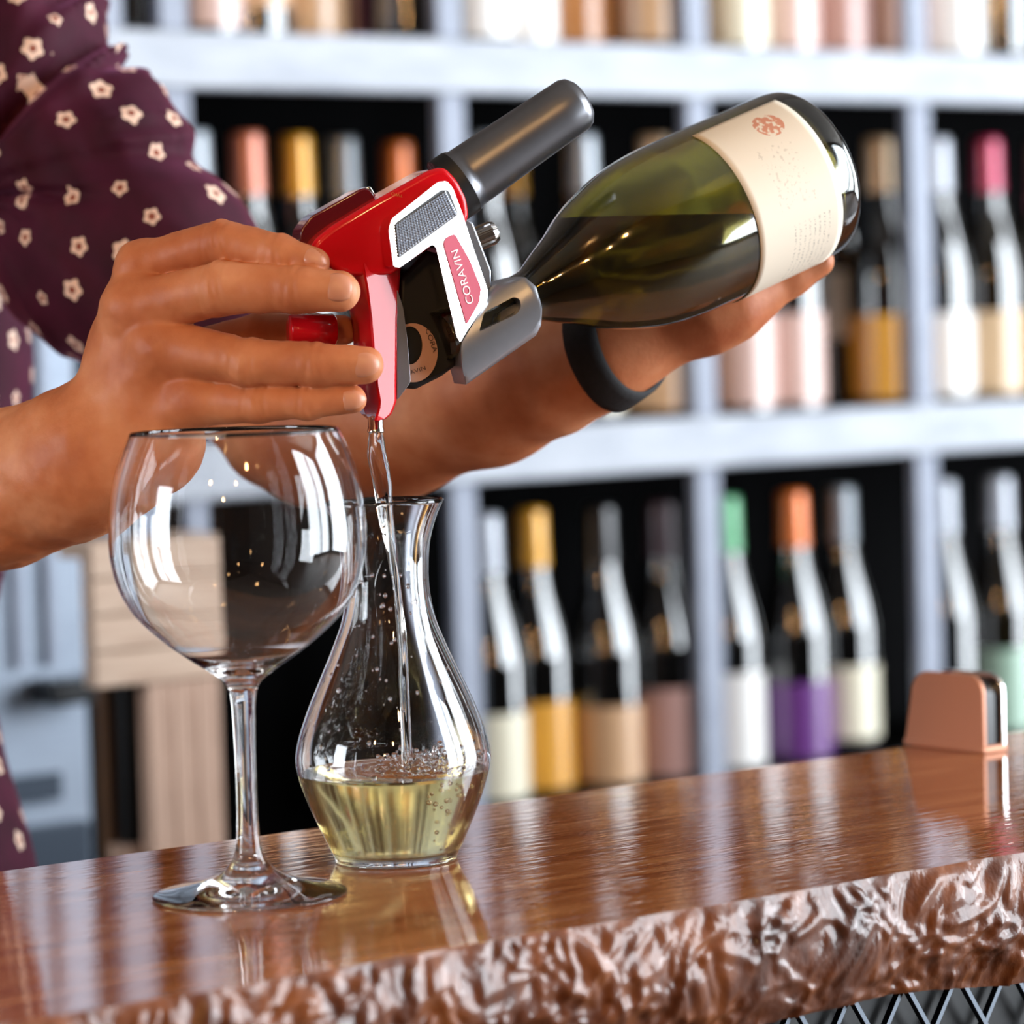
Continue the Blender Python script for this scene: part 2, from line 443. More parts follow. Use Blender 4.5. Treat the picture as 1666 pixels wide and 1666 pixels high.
# ================================================================== SHELF WITH BOTTLES
YS = 2.70                                # front plane of the shelving
sh = empty('wine_shelf', (2.2, YS + .15, 0))
tag(sh, 'wide pale grey wall shelf with square posts and black back behind the bar', 'shelf')
SX0 = on(165, 500, 1, YS)[0]; SX1 = 4.3
ZB = [CAM[2] - .549 - .385, CAM[2] - .549, CAM[2] - .164, CAM[2] + .221, CAM[2] + .606]   # undersides of the boards
X743, X1143 = on(743, 300, 1, YS)[0], on(1143, 300, 1, YS)[0]; PITCH = X1143 - X743
for z in ZB:
    xs0 = SX0 if z > ZB[1] + .1 else X743 - .018
    box('shelf_rail', xs0, SX1, YS, YS + .02, z, z + .054, M['shelfwhite'], sh, .003)
    box('shelf_board', xs0, SX1, YS + .0205, YS + .3, z + .03, z + .053, M['black'], sh, .001)
box('back_panel', SX0, SX1, YS + .3, YS + .32, 0, ZB[-1] + .3, M['black'], sh)
for kx in range(-2, 7):
    x = X743 + kx * PITCH
    if x - .02 < SX0 or x > SX1: continue
    for r in range(len(ZB) - 1):
        box('shelf_post', x - .0155, x + .0155, YS + .003, YS + .018, ZB[r] + .054, ZB[r + 1], M['post'], sh, .002)
box('shelf_post', SX0, SX0 + .036, YS + .004, YS + .034, 0, ZB[-1], M['post'], sh, .002)
box('shelf_post', SX0, SX0 + .036, YS + .26, YS + .296, 0, ZB[-1], M['post'], sh, .002)
box('shelf_post', SX1 - .036, SX1, YS + .004, YS + .034, 0, ZB[-1], M['post'], sh, .002)

BUR = [(0, .012), (.022, .004), (.031, 0), (.0365, .004), (.038, .012), (.038, .130), (.0365, .150), (.032, .172), (.0255, .194), (.0195, .214), (.0165, .232), (.0155, .25), (.015, .292), (0, .292)]
BOR = [(0, .012), (.022, .004), (.030, 0), (.0345, .003), (.036, .010), (.036, .178), (.0345, .192), (.029, .206), (.025, .218), (.0165, .229), (.0152, .245), (.0148, .294), (0, .294)]
_cache = {}
def bottle_mesh(kind, gl):
    if (kind, gl) not in _cache:
        prof = BUR if kind == 'bur' else BOR
        sp = [prof[0]] + [tuple(q) for q in spline(prof[1:-1], 46)] + [prof[-1]]
        vs, fs = lathe_data(sp, 32)
        me = bpy.data.meshes.new('bottle_body'); me.from_pydata([tuple(v) for v in vs], [], fs)
        me.polygons.foreach_set('use_smooth', [True] * len(me.polygons)); me.materials.append(M[gl]); _cache[(kind, gl)] = me
    return _cache[(kind, gl)]
def ring_mesh(name, prof, m, seg=32):
    vs, fs = lathe_data(prof, seg)
    me = bpy.data.meshes.new(name); me.from_pydata([tuple(v) for v in vs], [], fs)
    me.polygons.foreach_set('use_smooth', [True] * len(me.polygons)); me.materials.append(m); return me
PAL = dict(red='#a83c2c', copper='#c06a4c', gold='#d79a1e', silver='#8f979f', orange='#e0701a', cream='#d3b48e', green='#4f9a6a', magenta='#a81048',
           black='#141216', plum='#4a3640', white='#e9e6e2', pink='#d9b8ae', tan='#c9a07a', purple='#6a3580', brown='#a86a34', ivory='#e6dfc6',
           mint='#a9c8b4', ochre='#d99a34', grey='#a9aeb8', rose='#b98f86', yellow='#dcc75a')
def pm(c, rough):
    k = ('c', c, rough)
    if k not in _cache: _cache[k] = noisy('print_' + c, PAL[c], PAL[c], 8, rough, .25 if rough < .35 else 0, Coat_Weight=.8, Coat_Roughness=.18)
    return _cache[k]
ORD = ['first', 'second', 'third', 'fourth', 'fifth', 'sixth', 'seventh', 'eighth', 'ninth', 'tenth', 'eleventh', 'twelfth', 'thirteenth',
       'fourteenth', 'fifteenth', 'sixteenth', 'seventeenth', 'eighteenth']
# rows: (px of the body axis, capsule, label, label z0, z1, shape, depth behind the front, glass)
ROWS = {
 'top': (3, 30, [
   (205, 'black', None, 0, 0, 'bur', .06, 0), (335, 'black', 'pink', .008, .10, 'bor', .06, 0), (415, 'black', 'tan', .03, .11, 'bor', .06, 0), (500, 'red', 'tan', .008, .10, 'bur', .06, 0),
   (575, 'black', 'purple', .006, .10, 'bor', .06, 0), (665, 'black', None, 0, 0, 'bur', .06, 0), (775, 'gold', 'white', .006, .1, 'bur', .06, 0),
   (850, 'black', 'white', .006, .1, 'bor', .06, 0), (932, 'black', 'brown', .008, .10, 'bur', .07, 1), (1055, 'black', 'tan', .008, .10, 'bur', .06, 0),
   (1195, 'red', 'ivory', .006, .1, 'bor', .06, 0), (1278, 'black', 'pink', .006, .1, 'bor', .06, 0), (1362, 'black', 'rose', .006, .1, 'bor', .06, 0), (1443, 'black', 'pink', .006, .1, 'bor', .06, 0),
   (1545, 'black', 'white', .006, .1, 'bur', .06, 0), (1625, 'black', None, 0, 0, 'bur', .06, 0)]),
 'middle': (2, 600, [
   (325, 'silver', 'white', .01, .1, 'bur', .06, 0), (412, 'copper', 'tan', .01, .1, 'bur', .07, 0), (492, 'gold', 'ivory', .01, .1, 'bur', .06, 0), (565, 'silver', 'white', .01, .1, 'bur', .06, 0),
   (655, 'orange', 'tan', .01, .1, 'bor', .2, 0), (795, 'silver', 'white', .01, .1, 'bur', .06, 0), (838, 'gold', 'ivory', .01, .1, 'bur', .15, 1), (955, 'silver', 'ivory', .01, .1, 'bur', .06, 1),
   (1072, 'cream', 'tan', .008, .1, 'bur', .06, 0), (1208, 'black', 'pink', .008, .105, 'bor', .06, 0), (1288, 'silver', 'pink', .008, .105, 'bor', .06, 0), (1352, 'black', 'white', .075, .15, 'bor', .14, 0),
   (1436, 'cream', 'ochre', .008, .1, 'bur', .06, 0), (1530, 'grey', 'white', .008, .1, 'bur', .06, 0), (1612, 'magenta', 'cream', .008, .1, 'bur', .06, 1), (1690, 'black', 'tan', .008, .1, 'bur', .06, 1)]),
 'lower': (1, 1170, [
   (798, 'grey', 'ivory', .008, .094, 'bur', .06, 0), (873, 'gold', 'ochre', .008, .098, 'bur', .06, 0), (986, 'black', 'tan', .008, .088, 'bur', .06, 0), (1083, 'plum', 'rose', .008, .1, 'bur', .06, 0),
   (1188, 'green', 'white', .008, .108, 'bur', .06, 0), (1297, 'orange', 'purple', .008, .09, 'bur', .06, 0), (1376, 'silver', 'ivory', .02, .1, 'bur', .06, 0),
   (1540, 'grey', None, 0, 0, 'bur', .06, 0), (1632, 'grey', 'mint', .008, .1, 'bur', .06, 1), (1712, 'copper', 'cream', .008, .1, 'bur', .06, 0)]),
}
GROUP = {'top': 'bottles on the top shelf', 'middle': 'bottles on the middle shelf', 'lower': 'bottles on the lower shelf'}
for row, (bi, yy, lst) in ROWS.items():
    zt = ZB[bi] + .054
    yb = {'top': 25, 'middle': 560, 'lower': 1170}[row]
    spots = []
    for i, (px, cap, lab, l0, l1, kind, dep, gl) in enumerate(lst):
        p = on(px, yb, 1, YS + dep)
        while any(math.hypot(p[0] - q[0], p[1] - q[1]) < .0775 for q in spots) and dep < .25:
            dep += .004; p = on(px, yb, 1, YS + dep)
        spots.append(p)
        t = empty('wine_bottle', (p[0], p[1], zt))
        lt = f'{cap}-capped bottle with {lab} label' if lab else f'{cap}-capped dark unlabelled bottle'
        tag(t, f'{lt}, {ORD[i]} from left on the {row} shelf', 'bottle', GROUP[row])
        t.rotation_euler[2] = 0
        b = link('bottle_body', bottle_mesh(kind, 'shelfglass2' if gl else 'shelfglass')); b.parent = t
        ck = ('cap', cap)
        if ck not in _cache:
            _cache[ck] = ring_mesh('capsule', [(.0172, .236), (.0166, .25), (.0158, .29), (.0152, .2955), (0, .2965)], pm(cap, .3))
        c = link('capsule', _cache[ck]); c.parent = t
        if lab:
            r = (.038 if kind == 'bur' else .036) + .0004
            lk = ('lab', lab, l0, l1, kind)
            if lk not in _cache: _cache[lk] = ring_mesh('label', [(r, l0), (r, l1)], pm(lab, .38))
            c = link('label', _cache[lk]); c.parent = t

# steel cabinet and wooden crate stand at the left
cb = empty('steel_cabinet', (0.9, 2.75, 0))
tag(cb, 'tall brushed steel cabinet with black handle at the far left', 'cabinet')
CX1 = on(140, 1000, 1, 2.62)[0]
box('cabinet_body', .1, CX1, 2.62, 3.04, 0, 1.75, M['steel'], cb, .006)
z1, z2 = on(100, 1102, 1, 2.6)[2], on(100, 1142, 1, 2.6)[2]
box('handle', on(62, 1120, 1, 2.6)[0], CX1 - .002, 2.57, 2.62, z2, z1, M['blackplastic'], cb, .004)
z1, z2 = on(80, 1262, 1, 2.6)[2], on(80, 1306, 1, 2.6)[2]
box('drawer_gap', .12, CX1 - .035, 2.612, 2.622, z2, z1, M['darksteel'], cb)
z1 = on(80, 1345, 1, 2.6)[2]
box('lower_drawer', .12, CX1 - .01, 2.606, 2.622, .3, z1, M['darksteel'], cb, .003)
for q in (on(36, 800, 1, 2.6)[0], on(88, 800, 1, 2.6)[0]):
    box('door_edge', q - .004, q + .004, 2.612, 2.622, on(80, 1085, 1, 2.6)[2], 1.74, M['post'], cb)

YC = 2.28
cr = empty('wooden_stand', (1.3, YC + .1, 0))
tag(cr, 'pale wooden plank stand with open dark side below, behind the wine glass', 'stand')
XC = on(152, 1000, 1, YC)[0]; XL = on(248, 1250, 1, YC)[0]; XE = on(358, 1000, 1, YC)[0]; YB = YC + .06
ztop, zap = on(246, 876, 1, YC)[2], on(246, 1112, 1, YC)[2]
n = 4
for i in range(n):                        # horizontal planks across the top
    a, b = zap + (ztop - zap) * i / n, zap + (ztop - zap) * (i + 1) / n
    box('plank', XC, XE, YC, YC + .018, a + .0006, b - .0006, M['crate'], cr, .001)
w = (XE - XL) / 3
for i in range(3):
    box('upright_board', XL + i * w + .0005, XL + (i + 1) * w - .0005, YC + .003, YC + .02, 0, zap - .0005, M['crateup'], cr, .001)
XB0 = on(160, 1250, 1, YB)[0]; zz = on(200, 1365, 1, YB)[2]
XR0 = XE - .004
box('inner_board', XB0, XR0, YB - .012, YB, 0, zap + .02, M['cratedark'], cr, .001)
box('back_post', XB0 + .008, XB0 + .024, YB - .03, YB - .0125, zz, zap, M['rubber'], cr, .001)
box('top_board', XC + .004, XE - .002, YC + .0185, YB, ztop - .014, ztop, M['crate'], cr, .001)
box('lower_shelf', XB0, XR0, YC + .0205, YB - .0125, zz - .02, zz, M['crateup'], cr, .001)

# ================================================================== BAR
BY0, BY1 = 1.062, 1.364                  # front and back edge of the slab
bar = empty('bar_counter', (1.0, 1.2, 0))
tag(bar, 'glossy lacquered brown wooden bar slab with rough live edge', 'bar counter')
XA, XB = -1.0, 3.2
TH = .056
# top sheet
xs = np.unique(np.concatenate([np.linspace(XA, .3, 27), np.arange(.3, 1.75, .004), np.linspace(1.75, XB, 30)]))
edge = BY0 + .0035 * vnoise(np.stack([xs * 9, xs * 0, xs * 0], 1), 3) + .0015 * vnoise(np.stack([xs * 40, xs * 0, xs * 0], 1), 4)
cols = np.linspace(0, 1, 10)
vs = [(x, e + (BY1 - e) * c, BAR_Z) for x, e in zip(xs, edge) for c in cols]
nb = len(cols)
fs = [(i * nb + j, (i + 1) * nb + j, (i + 1) * nb + j + 1, i * nb + j + 1) for i in range(len(xs) - 1) for j in range(nb - 1)]
# back and under side closed
k = len(vs)
vs += [(x, BY1, BAR_Z - TH) for x in xs] + [(x, BY0 + .03, BAR_Z - TH) for x in xs]
m_ = len(xs)
for i in range(m_ - 1):
    fs.append((i * nb + nb - 1, (i + 1) * nb + nb - 1, k + i + 1, k + i)); fs.append((k + i, k + i + 1, k + m_ + i + 1, k + m_ + i))
mesh('slab_top', vs, fs, M['slab'], bar, True, loc=(1, 1.2, BAR_Z)).data.set_sharp_from_angle(angle=math.radians(30))
# live edge: knobbly bark relief
xf = np.unique(np.concatenate([np.linspace(XA, .35, 40), np.arange(.35, 1.5, .0016), np.linspace(1.5, XB, 40)]))
ef = np.interp(xf, xs, edge)
rows = np.linspace(0, 1, 46)
U, T = np.meshgrid(xf, rows, indexing='ij'); E_ = np.repeat(ef[:, None], len(rows), 1)
q = np.stack([U.ravel() * 1.0, T.ravel() * TH, U.ravel() * 0], 1)
wq = q + .010 * np.stack([vnoise(q * 45, 11), vnoise(q * 45, 12), q[:, 0] * 0], 1)
sk = np.stack([wq[:, 0] + .55 * wq[:, 1], wq[:, 1] - .15 * wq[:, 0], wq[:, 2]], 1)
r1 = 1 - np.abs(vnoise(sk * np.array([110, 40, 1]), 21)); r2 = 1 - np.abs(vnoise(sk * np.array([95, 110, 1]), 22))
bl = vnoise(wq * np.array([150, 125, 1]), 23); b3 = vnoise(wq * np.array([240, 200, 1]), 25)
mask = np.clip(.5 + 1.2 * vnoise(q * np.array([14, 20, 1]), 24), 0, 1)
disp = .0030 * (r1 ** 5) * mask + .0014 * r2 ** 3 * (1 - .5 * mask) + .0018 * np.clip(bl, -.2, 1) + .0010 * b3
t = T.ravel(); fade = np.clip(t / .08, 0, 1)
yy = E_.ravel() - disp * fade + .006 * t - .0075 * np.sin(t * math.pi)
zz = BAR_Z - t * (TH + .004 * np.interp(U.ravel(), xf, vnoise(np.stack([xf * 12, xf * 0, xf * 0], 1), 31)))
vs = np.stack([U.ravel(), yy, zz], 1); nr = len(rows)
I, J = np.meshgrid(np.arange(len(xf) - 1), np.arange(nr - 1), indexing='ij'); I = I.ravel(); J = J.ravel()
fs = np.stack([I * nr + J, I * nr + J + 1, (I + 1) * nr + J + 1, (I + 1) * nr + J], 1)
quadmesh('live_edge', vs, fs, M['bark'], bar)
# base with black lattice front
M['mesh'] = mat('black_painted_steel', '#06080b', .5, 0)
bb = box('base_panel', XA, XB, BY0 + .075, BY1 - .03, 0, BAR_Z - TH, M['mesh'], bar)
xl0 = .88
vsb, fsb = boxv(-.0011, .0011, -.0018, .0018, -.06, .06), BOXF
me = bpy.data.meshes.new('lattice_bar'); me.from_pydata(vsb, [], fsb); me.materials.append(mat('worn_steel_wire', '#5f656d', .35, .9))
for i in range(18):
    for s in (-1, 1):
        o = link('lattice_bar', me); o.parent = bar; o.matrix_parent_inverse = bar.matrix_basis.inverted()
        o.location = (xl0 + i * .034, BY0 + .068 + .002 * s, BAR_Z - TH - .04); o.rotation_euler = (0, s * math.radians(33), 0)
M['tick'] = me

# ================================================================== WINE GLASS
pg = on(407, 1457, 2, BAR_Z); dg = proj(pg)[2]; sg = MM(dg)
def prof_px(rows, base, s): return [(r * s, (base - y) * s) for r, y in rows]
outer = [(157, 1457), (158, 1453), (150, 1449), (110, 1441), (70, 1430), (42, 1415), (28, 1396), (20, 1370), (17, 1320), (16.5, 1260), (17.5, 1200), (20, 1140), (27, 1112), (48, 1093), (84, 1069), (130, 1034), (170, 994), (194, 952), (206, 905), (208, 865), (205, 820), (197, 775), (184, 735), (169, 700)]
op = spline(prof_px(outer, 1457, sg), 110)
inner_rows = [(r - 3.4, y) for r, y in outer[13:]]
inner_rows[0] = (30, 1084)
ip = spline(prof_px(inner_rows, 1457, sg), 60)[::-1]
top = [(168 * sg + -.0002, (1457 - 698.5) * sg)]
glp = [(0, .0006)] + [(float(a), max(float(b), .0006)) for a, b in op] + [(float(a), float(b)) for a, b in top] + [(float(a), float(b)) for a, b in ip] + [(0, (1457 - 1082) * sg)]
wg = lathe('wine_glass', glp, M['glass'], pg, (0, 0, 1), seg=128)
wg.data.set_sharp_from_angle(angle=math.radians(80))
tag(wg, 'large empty clear balloon wine glass with long stem on the bar', 'wine glass')

# ================================================================== CARAFE, WINE, STREAM
pc = on(645, 1399, 2, BAR_Z); dc = proj(pc)[2]; s_ = MM(dc)
outer = [(94, 1399), (99, 1397), (101, 1390), (119, 1352), (140, 1303), (153, 1264), (159, 1232), (153, 1196), (136, 1148), (115, 1100), (93, 1050), (77, 1008), (69, 968), (67, 930), (71, 882), (81, 846), (95, 814)]
op = spline(prof_px(outer, 1399, s_), 120)
inn = [(r - 4.5, y) for r, y in outer[4:]]
inn = [(96, 1378), (108, 1360)] + [(134, 1305)] + inn[1:]
ip = spline(prof_px(inn, 1399, s_), 90)
cp = [(0, .0012), (80 * s_, .0012)] + [(float(a), max(float(b), .0006)) for a, b in op] + [(92.5 * s_, (1399 - 811.5) * s_)] + [(float(a), float(b)) for a, b in ip[::-1]] + [(80 * s_, (1399 - 1382) * s_), (0, (1399 - 1383) * s_)]
ca = lathe('carafe', cp, M['glass'], pc, (0, 0, 1), seg=128)
ca.data.set_sharp_from_angle(angle=math.radians(80))
tag(ca, 'small clear glass carafe with flared neck catching the poured wine', 'carafe')
m = mat('pale_white_wine', (1, 1, 1, 1), .13, 0, Transmission_Weight=1, IOR=1.34); g = N(m)
ab = g.n('ShaderNodeVolumeAbsorption'); ab.inputs['Color'].default_value = (.88, .74, .12, 1); ab.inputs['Density'].default_value = 20
g.l(ab.outputs[0], [n_ for n_ in g.t.nodes if n_.type == 'OUTPUT_MATERIAL'][0].inputs['Volume'])
M['wine'] = m
LIQ = (1399 - 1252) * s_
lp = [(float(a) + .00025, float(b)) for a, b in ip if b < LIQ]
vs, fs = lathe_data([(0, (1399 - 1383.5) * s_), (80 * s_, (1399 - 1382.5) * s_)] + lp + [(lp[-1][0], LIQ)], 96)
ns = 26
ring = list(range(len(vs) - 96, len(vs)))
vs = list(map(tuple, vs)); rr = lp[-1][0]; prev = ring
sx, sy = RT[:2] / np.linalg.norm(RT[:2])
def ripple(x, y):
    a = (x * sx + y * sy); d = math.hypot(x - .012 * sx, y - .012 * sy)
    return .0013 * math.sin(d * 620) * math.exp(-d * 42) + .0012 * float(vnoise(np.array([[x * 130, y * 130, .5]]), 5)[0]) * max(0, min(1, .45 + a / rr))
for kx in range(1, ns):
    f = 1 - kx / ns; cur = []
    for i in range(96):
        th = 2 * math.pi * i / 96; x, y = rr * f * math.cos(th), rr * f * math.sin(th)
        cur.append(len(vs)); vs.append((x, y, LIQ + ripple(x, y) * min(1, (1 - f) * 6)))
    for i in range(96): fs.append((prev[i], prev[(i + 1) % 96], cur[(i + 1) % 96], cur[i]))
    prev = cur
vs.append((0, 0, LIQ)); fs += [(prev[i], prev[(i + 1) % 96], len(vs) - 1) for i in range(96)]
wi = mesh('white_wine', np.array(vs) + pc, fs, M['wine'], None, True, loc=pc)
wi.data.set_sharp_from_angle(angle=math.radians(60))
tag(wi, 'pale yellow white wine filling the bottom of the carafe', 'wine')
# foam and bubbles
ico = bmesh.new(); bmesh.ops.create_icosphere(ico, subdivisions=2, radius=1)
iv = np.array([v_.co[:] for v_ in ico.verts]); ifc = [tuple(v_.index for v_ in f_.verts) for f_ in ico.faces]; ico.free()
def spheres(name, lst, m, parent):
    vs, fs = [], []
    for c, r in lst:
        k = len(vs); vs += list(np.asarray(c) + iv * np.asarray(r)); fs += [tuple(k + i for i in f) for f in ifc]
    return mesh(name, vs, fs, m, parent, True)
M['bubble'] = mat('bubble_film', (1, 1, 1, 1), 0, 0, Transmission_Weight=1, IOR=1.33)
fo = []
sxv = np.array([sx, sy, 0.0]); back = np.array([-sy, sx, 0.0])
for i in range(420):
    a = random.gauss(.45, .33); b = random.gauss(.35, .42)
    if a * a + b * b > .93: continue
    if a < -.5: continue
    r = random.uniform(.0006, .0016)
    hgt = .009 * max(0, a * .6 + b * .5) * random.random()
    fo.append((pc + sxv * a * rr + back * b * rr + np.array([0, 0, LIQ + r * .5 + hgt]), r))
o = spheres('foam', fo, M['bubble'], wi); o['kind'] = 'stuff'
bu = []
for i in range(60):
    a = random.gauss(.6, .16); b = random.uniform(-.6, .3); z = random.uniform(.012, .95)
    if math.hypot(a, b) > .62 + .3 * z: continue
    bu.append((pc + sxv * a * rr + back * b * rr + np.array([0, 0, .006 + LIQ * z * .85]), random.uniform(.0004, .0013)))
M['air'] = mat('air_bubble', (1, 1, 1, 1), 0, 0, Transmission_Weight=1, IOR=.76)
o = spheres('air_bubble', bu, M['air'], wi); o['kind'] = 'stuff'
dr = []
for i in range(90):                      # drops clinging inside the carafe
    th = random.uniform(0, 2 * math.pi); z = random.uniform(LIQ + .004, .135)
    r_in = float(np.interp(z, [q[1] for q in ip], [q[0] for q in ip])) - .0002
    dr.append((pc + np.array([r_in * math.cos(th), r_in * math.sin(th), z]), np.array([1, 1, 1.3]) * random.uniform(.0003, .0011)))
o = spheres('wine_droplet', dr, mat('clear_drop', (1, 1, 1, 1), 0, 0, Transmission_Weight=1, IOR=1.33), ca); o['kind'] = 'stuff'
DS = dc
sp = spline([(611, 702, 11), (614, 740, 12.5), (622, 790, 11.5), (630, 850, 10.5), (639, 910, 9.5), (648, 970, 8), (654, 1040, 7), (658, 1120, 6.5), (661, 1200, 6.5), (662, 1251, 8)], 90)
st = tube('wine_stream', [P(x, y, DS) for x, y, r in sp], [r * MM(DS) for x, y, r in sp], mat('poured_wine', (1, .99, .95, 1), 0, 0, Transmission_Weight=1, IOR=1.34), None, 24,
          lambda t, a: 1 + .30 * math.cos(2 * (a + 5 * t)) + .06 * math.sin(37 * t + 3 * a))
tag(st, 'thin clear stream of wine falling from the spout into the carafe', 'wine stream')

# ================================================================== POURING DEVICE
DD = 1.535
PH = math.radians(15)
nD = unit(math.sin(PH) * RT - math.cos(PH) * FW + .06 * DN)       # towards the viewer
OD = P(615, 560, DD)
def pl(px, py, off=0.0):
    r = ray(px, py); o = OD + nD * off; return CAM + r * (((o - CAM) @ nD) / (r @ nD))
dev = empty('wine_pouring_device', P(612, 690, DD))
tag(dev, 'red and silver hand-held wine pouring device clamped on the bottle neck', 'wine pourer')
def tilt_off(off, tilt, x, y):
    return off if tilt is None else off + (tilt[2] * (x - tilt[0]) + tilt[3] * (y - tilt[1])) * MM(DD)
def prism(name, pts, off, th, m, parent=dev, bev=.001, seg=3, smooth_outline=0, tilt=None):
    if smooth_outline:
        q = np.array(pts, float); out = []
        for i in range(len(q)):
            a, b, c = q[i - 1], q[i], q[(i + 1) % len(q)]
            ra = min(smooth_outline, .45 * np.linalg.norm(a - b)); rc = min(smooth_outline, .45 * np.linalg.norm(c - b))
            s, e = b + unit(a - b) * ra, b + unit(c - b) * rc
            for t in np.linspace(0, 1, 5): out.append((1 - t) ** 2 * s + 2 * t * (1 - t) * b + t * t * e)
        pts = out
    F_ = [pl(x, y, tilt_off(off, tilt, x, y)) for x, y in pts]; n = len(F_)
    vs = F_ + [p - nD * th for p in F_]
    fs = [tuple(range(n))[::-1], tuple(range(n, 2 * n))] + [(i, (i + 1) % n, n + (i + 1) % n, n + i) for i in range(n)]
    bm = bmesh.new(); bv = [bm.verts.new(tuple(v)) for v in vs]
    for f in fs: bm.faces.new([bv[i] for i in f])
    bmesh.ops.recalc_face_normals(bm, faces=bm.faces)
    c = np.mean(F_, axis=0)
    bmesh.ops.translate(bm, verts=bm.verts, vec=-V(c))
    me = bpy.data.meshes.new(name); bm.to_mesh(me); bm.free(); me.materials.append(m)
    o = link(name, me, parent, c)
    if bev: bevel(o, bev, seg, 25)
    return o
# red shell and handle
prism('body_shell', [(503, 412), (512, 391), (540, 368), (602, 331), (700, 276), (724, 271), (744, 291), (760, 322), (765, 352), (752, 376), (700, 404), (652, 436), (640, 446), (600, 450), (556, 446), (530, 430)],
      .004, .036, M['red'], bev=.0035, seg=4, smooth_outline=10)
rowsH = [(428, 556, 590, 652), (470, 562, 598, 649), (520, 571, 604, 646), (580, 577, 609, 645.5), (630, 580, 614, 645), (652, 581, 618, 645), (664, 582, 617, 641), (674, 588, 614, 636), (681, 597, 612, 628), (684, 603, 611, 620)]
vs = []
for y, a, b, c in rowsH:
    fo_ = (y - 428) * MM(DD) * .16 - .001; fr_ = -(c - b) * MM(DD) * .41
    vs += [pl(a, y, -.022), pl((a * .75 + b * .25), y, -.010), pl(b - 2, y, .004 + fo_), pl(b + 2, y, .0052 + fo_), pl(c - 3, y, .0052 + fo_ + fr_), pl(c, y, .0035 + fo_ + fr_), pl(c + 1, y, -.024), pl((a + c) / 2, y, -.034)]
n = 8; fs = []
for i in range(len(rowsH) - 1):
    for j in range(n): fs.append((i * n + j, (i + 1) * n + j, (i + 1) * n + (j + 1) % n, i * n + (j + 1) % n))
fs += [tuple(range(n)), tuple((len(rowsH) - 1) * n + j for j in range(n))[::-1]]
o = mesh('handle', vs, fs, M['red'], dev, True, loc=OD); o.data.set_sharp_from_angle(angle=math.radians(18))
# dark trigger plate above
prism('trigger_plate', [(488, 400), (489, 374), (506, 352), (588, 306), (602, 307), (613, 322), (604, 345), (540, 385), (512, 402)], -.012, .02, M['darkred'], bev=.0015, smooth_outline=8)
prism('trigger_hinge', [(596, 305), (603, 303), (612, 318), (607, 322)], -.013, .016, M['chrome'], bev=.0005)
# trigger bar behind the fingers
a_, b_ = pl(470, 538, -.012), pl(545, 537, -.012)
lathe('trigger_bar', [(0, 0), (.0066, 0), (.0075, .001), (.0075, np.linalg.norm(b_ - a_) - .001), (.0066, np.linalg.norm(b_ - a_)), (0, np.linalg.norm(b_ - a_))], M['red'], a_, b_ - a_, dev, 32)
# gas capsule holder
a_, b_ = pl(728, 311, -.014), pl(949, 159, -.014); Lc = np.linalg.norm(b_ - a_)
ra, rb = 52 * MM(1.555), 46.5 * MM(1.578)
cy = [(0, 0), (ra + .0008, 0), (ra + .0008, .009), (ra, .010)] + [(ra + (rb - ra) * t, .010 + (Lc - .016) * t) for t in np.linspace(0.05, 1, 8)]
cy += [(rb - .0012, Lc - .003), (rb - .004, Lc - .0008), (rb - .008, Lc + .0002), (0, Lc + .0004)]
o = lathe('capsule_holder', cy, M['gunmetal'], a_, b_ - a_, dev, 96)
lathe('capsule_seal', [(0, 0), (ra + .0012, 0), (ra + .0012, .0075), (0, .0075)], M['rubber'], a_, b_ - a_, dev, 64)
# chrome T badge
T_ = [(632, 374), (637, 356), (712, 296), (727, 294), (737, 306), (752, 346), (770, 402), (794, 472), (793, 490), (757, 543), (749, 558), (743, 548), (709, 402), (703, 398), (650, 436), (640, 434)]
BT = (700, 420, -.44, .10)
badge = prism('badge_frame', T_, .0155, .018, M['chrome'], bev=.0012, seg=3, smooth_outline=4, tilt=BT)
prism('pad_recess', [(642, 364), (718, 309), (730, 309), (746, 349), (648, 421)], .0158, .003, M['rubber'], badge, .0003, 2, 5, BT)
# knurled pad: rows of small pyramids
TL, TR, BR, BL = [np.array(q, float) for q in ((643.5, 364.5), (725, 310), (744, 348.5), (648.5, 418.5))]
vs, fs = [], []
nu, nv = 22, 11
for i in range(nu):
    for j in range(nv):
        def bil(u, v): return (TL * (1 - u) + TR * u) * (1 - v) + (BL * (1 - u) + BR * u) * v
        cs = [bil((i + du) / nu, (j + dv) / nv) for du, dv in ((0, 0), (1, 0), (1, 1), (0, 1), (.5, .5))]
        k = len(vs); vs += [pl(*c, tilt_off(.0159, BT, *c)) for c in cs[:4]] + [pl(*cs[4], tilt_off(.0173, BT, *cs[4]))]
        fs += [(k, k + 4, k + 1), (k + 1, k + 4, k + 2), (k + 2, k + 4, k + 3), (k + 3, k + 4, k)]
o = mesh('knurled_pad', vs, fs, M['knurl'], badge, loc=pl(690, 365, .012)); o['kind'] = 'stuff'
prism('red_inlay', [(721, 396), (726, 386), (740, 380), (765, 424), (783, 469), (780, 492), (759, 529)], .0160, .004, M['inlay'], badge, .0004, 2, 5, BT)
def text_mesh(s):
    c = bpy.data.curves.new('t', 'FONT'); c.body = s; c.align_x = 'LEFT'; c.extrude = .02
    o = bpy.data.objects.new('t', c); COL.objects.link(o)
    dg_ = bpy.context.evaluated_depsgraph_get(); me = bpy.data.meshes.new_from_object(o.evaluated_get(dg_))
    bpy.data.objects.remove(o); return me
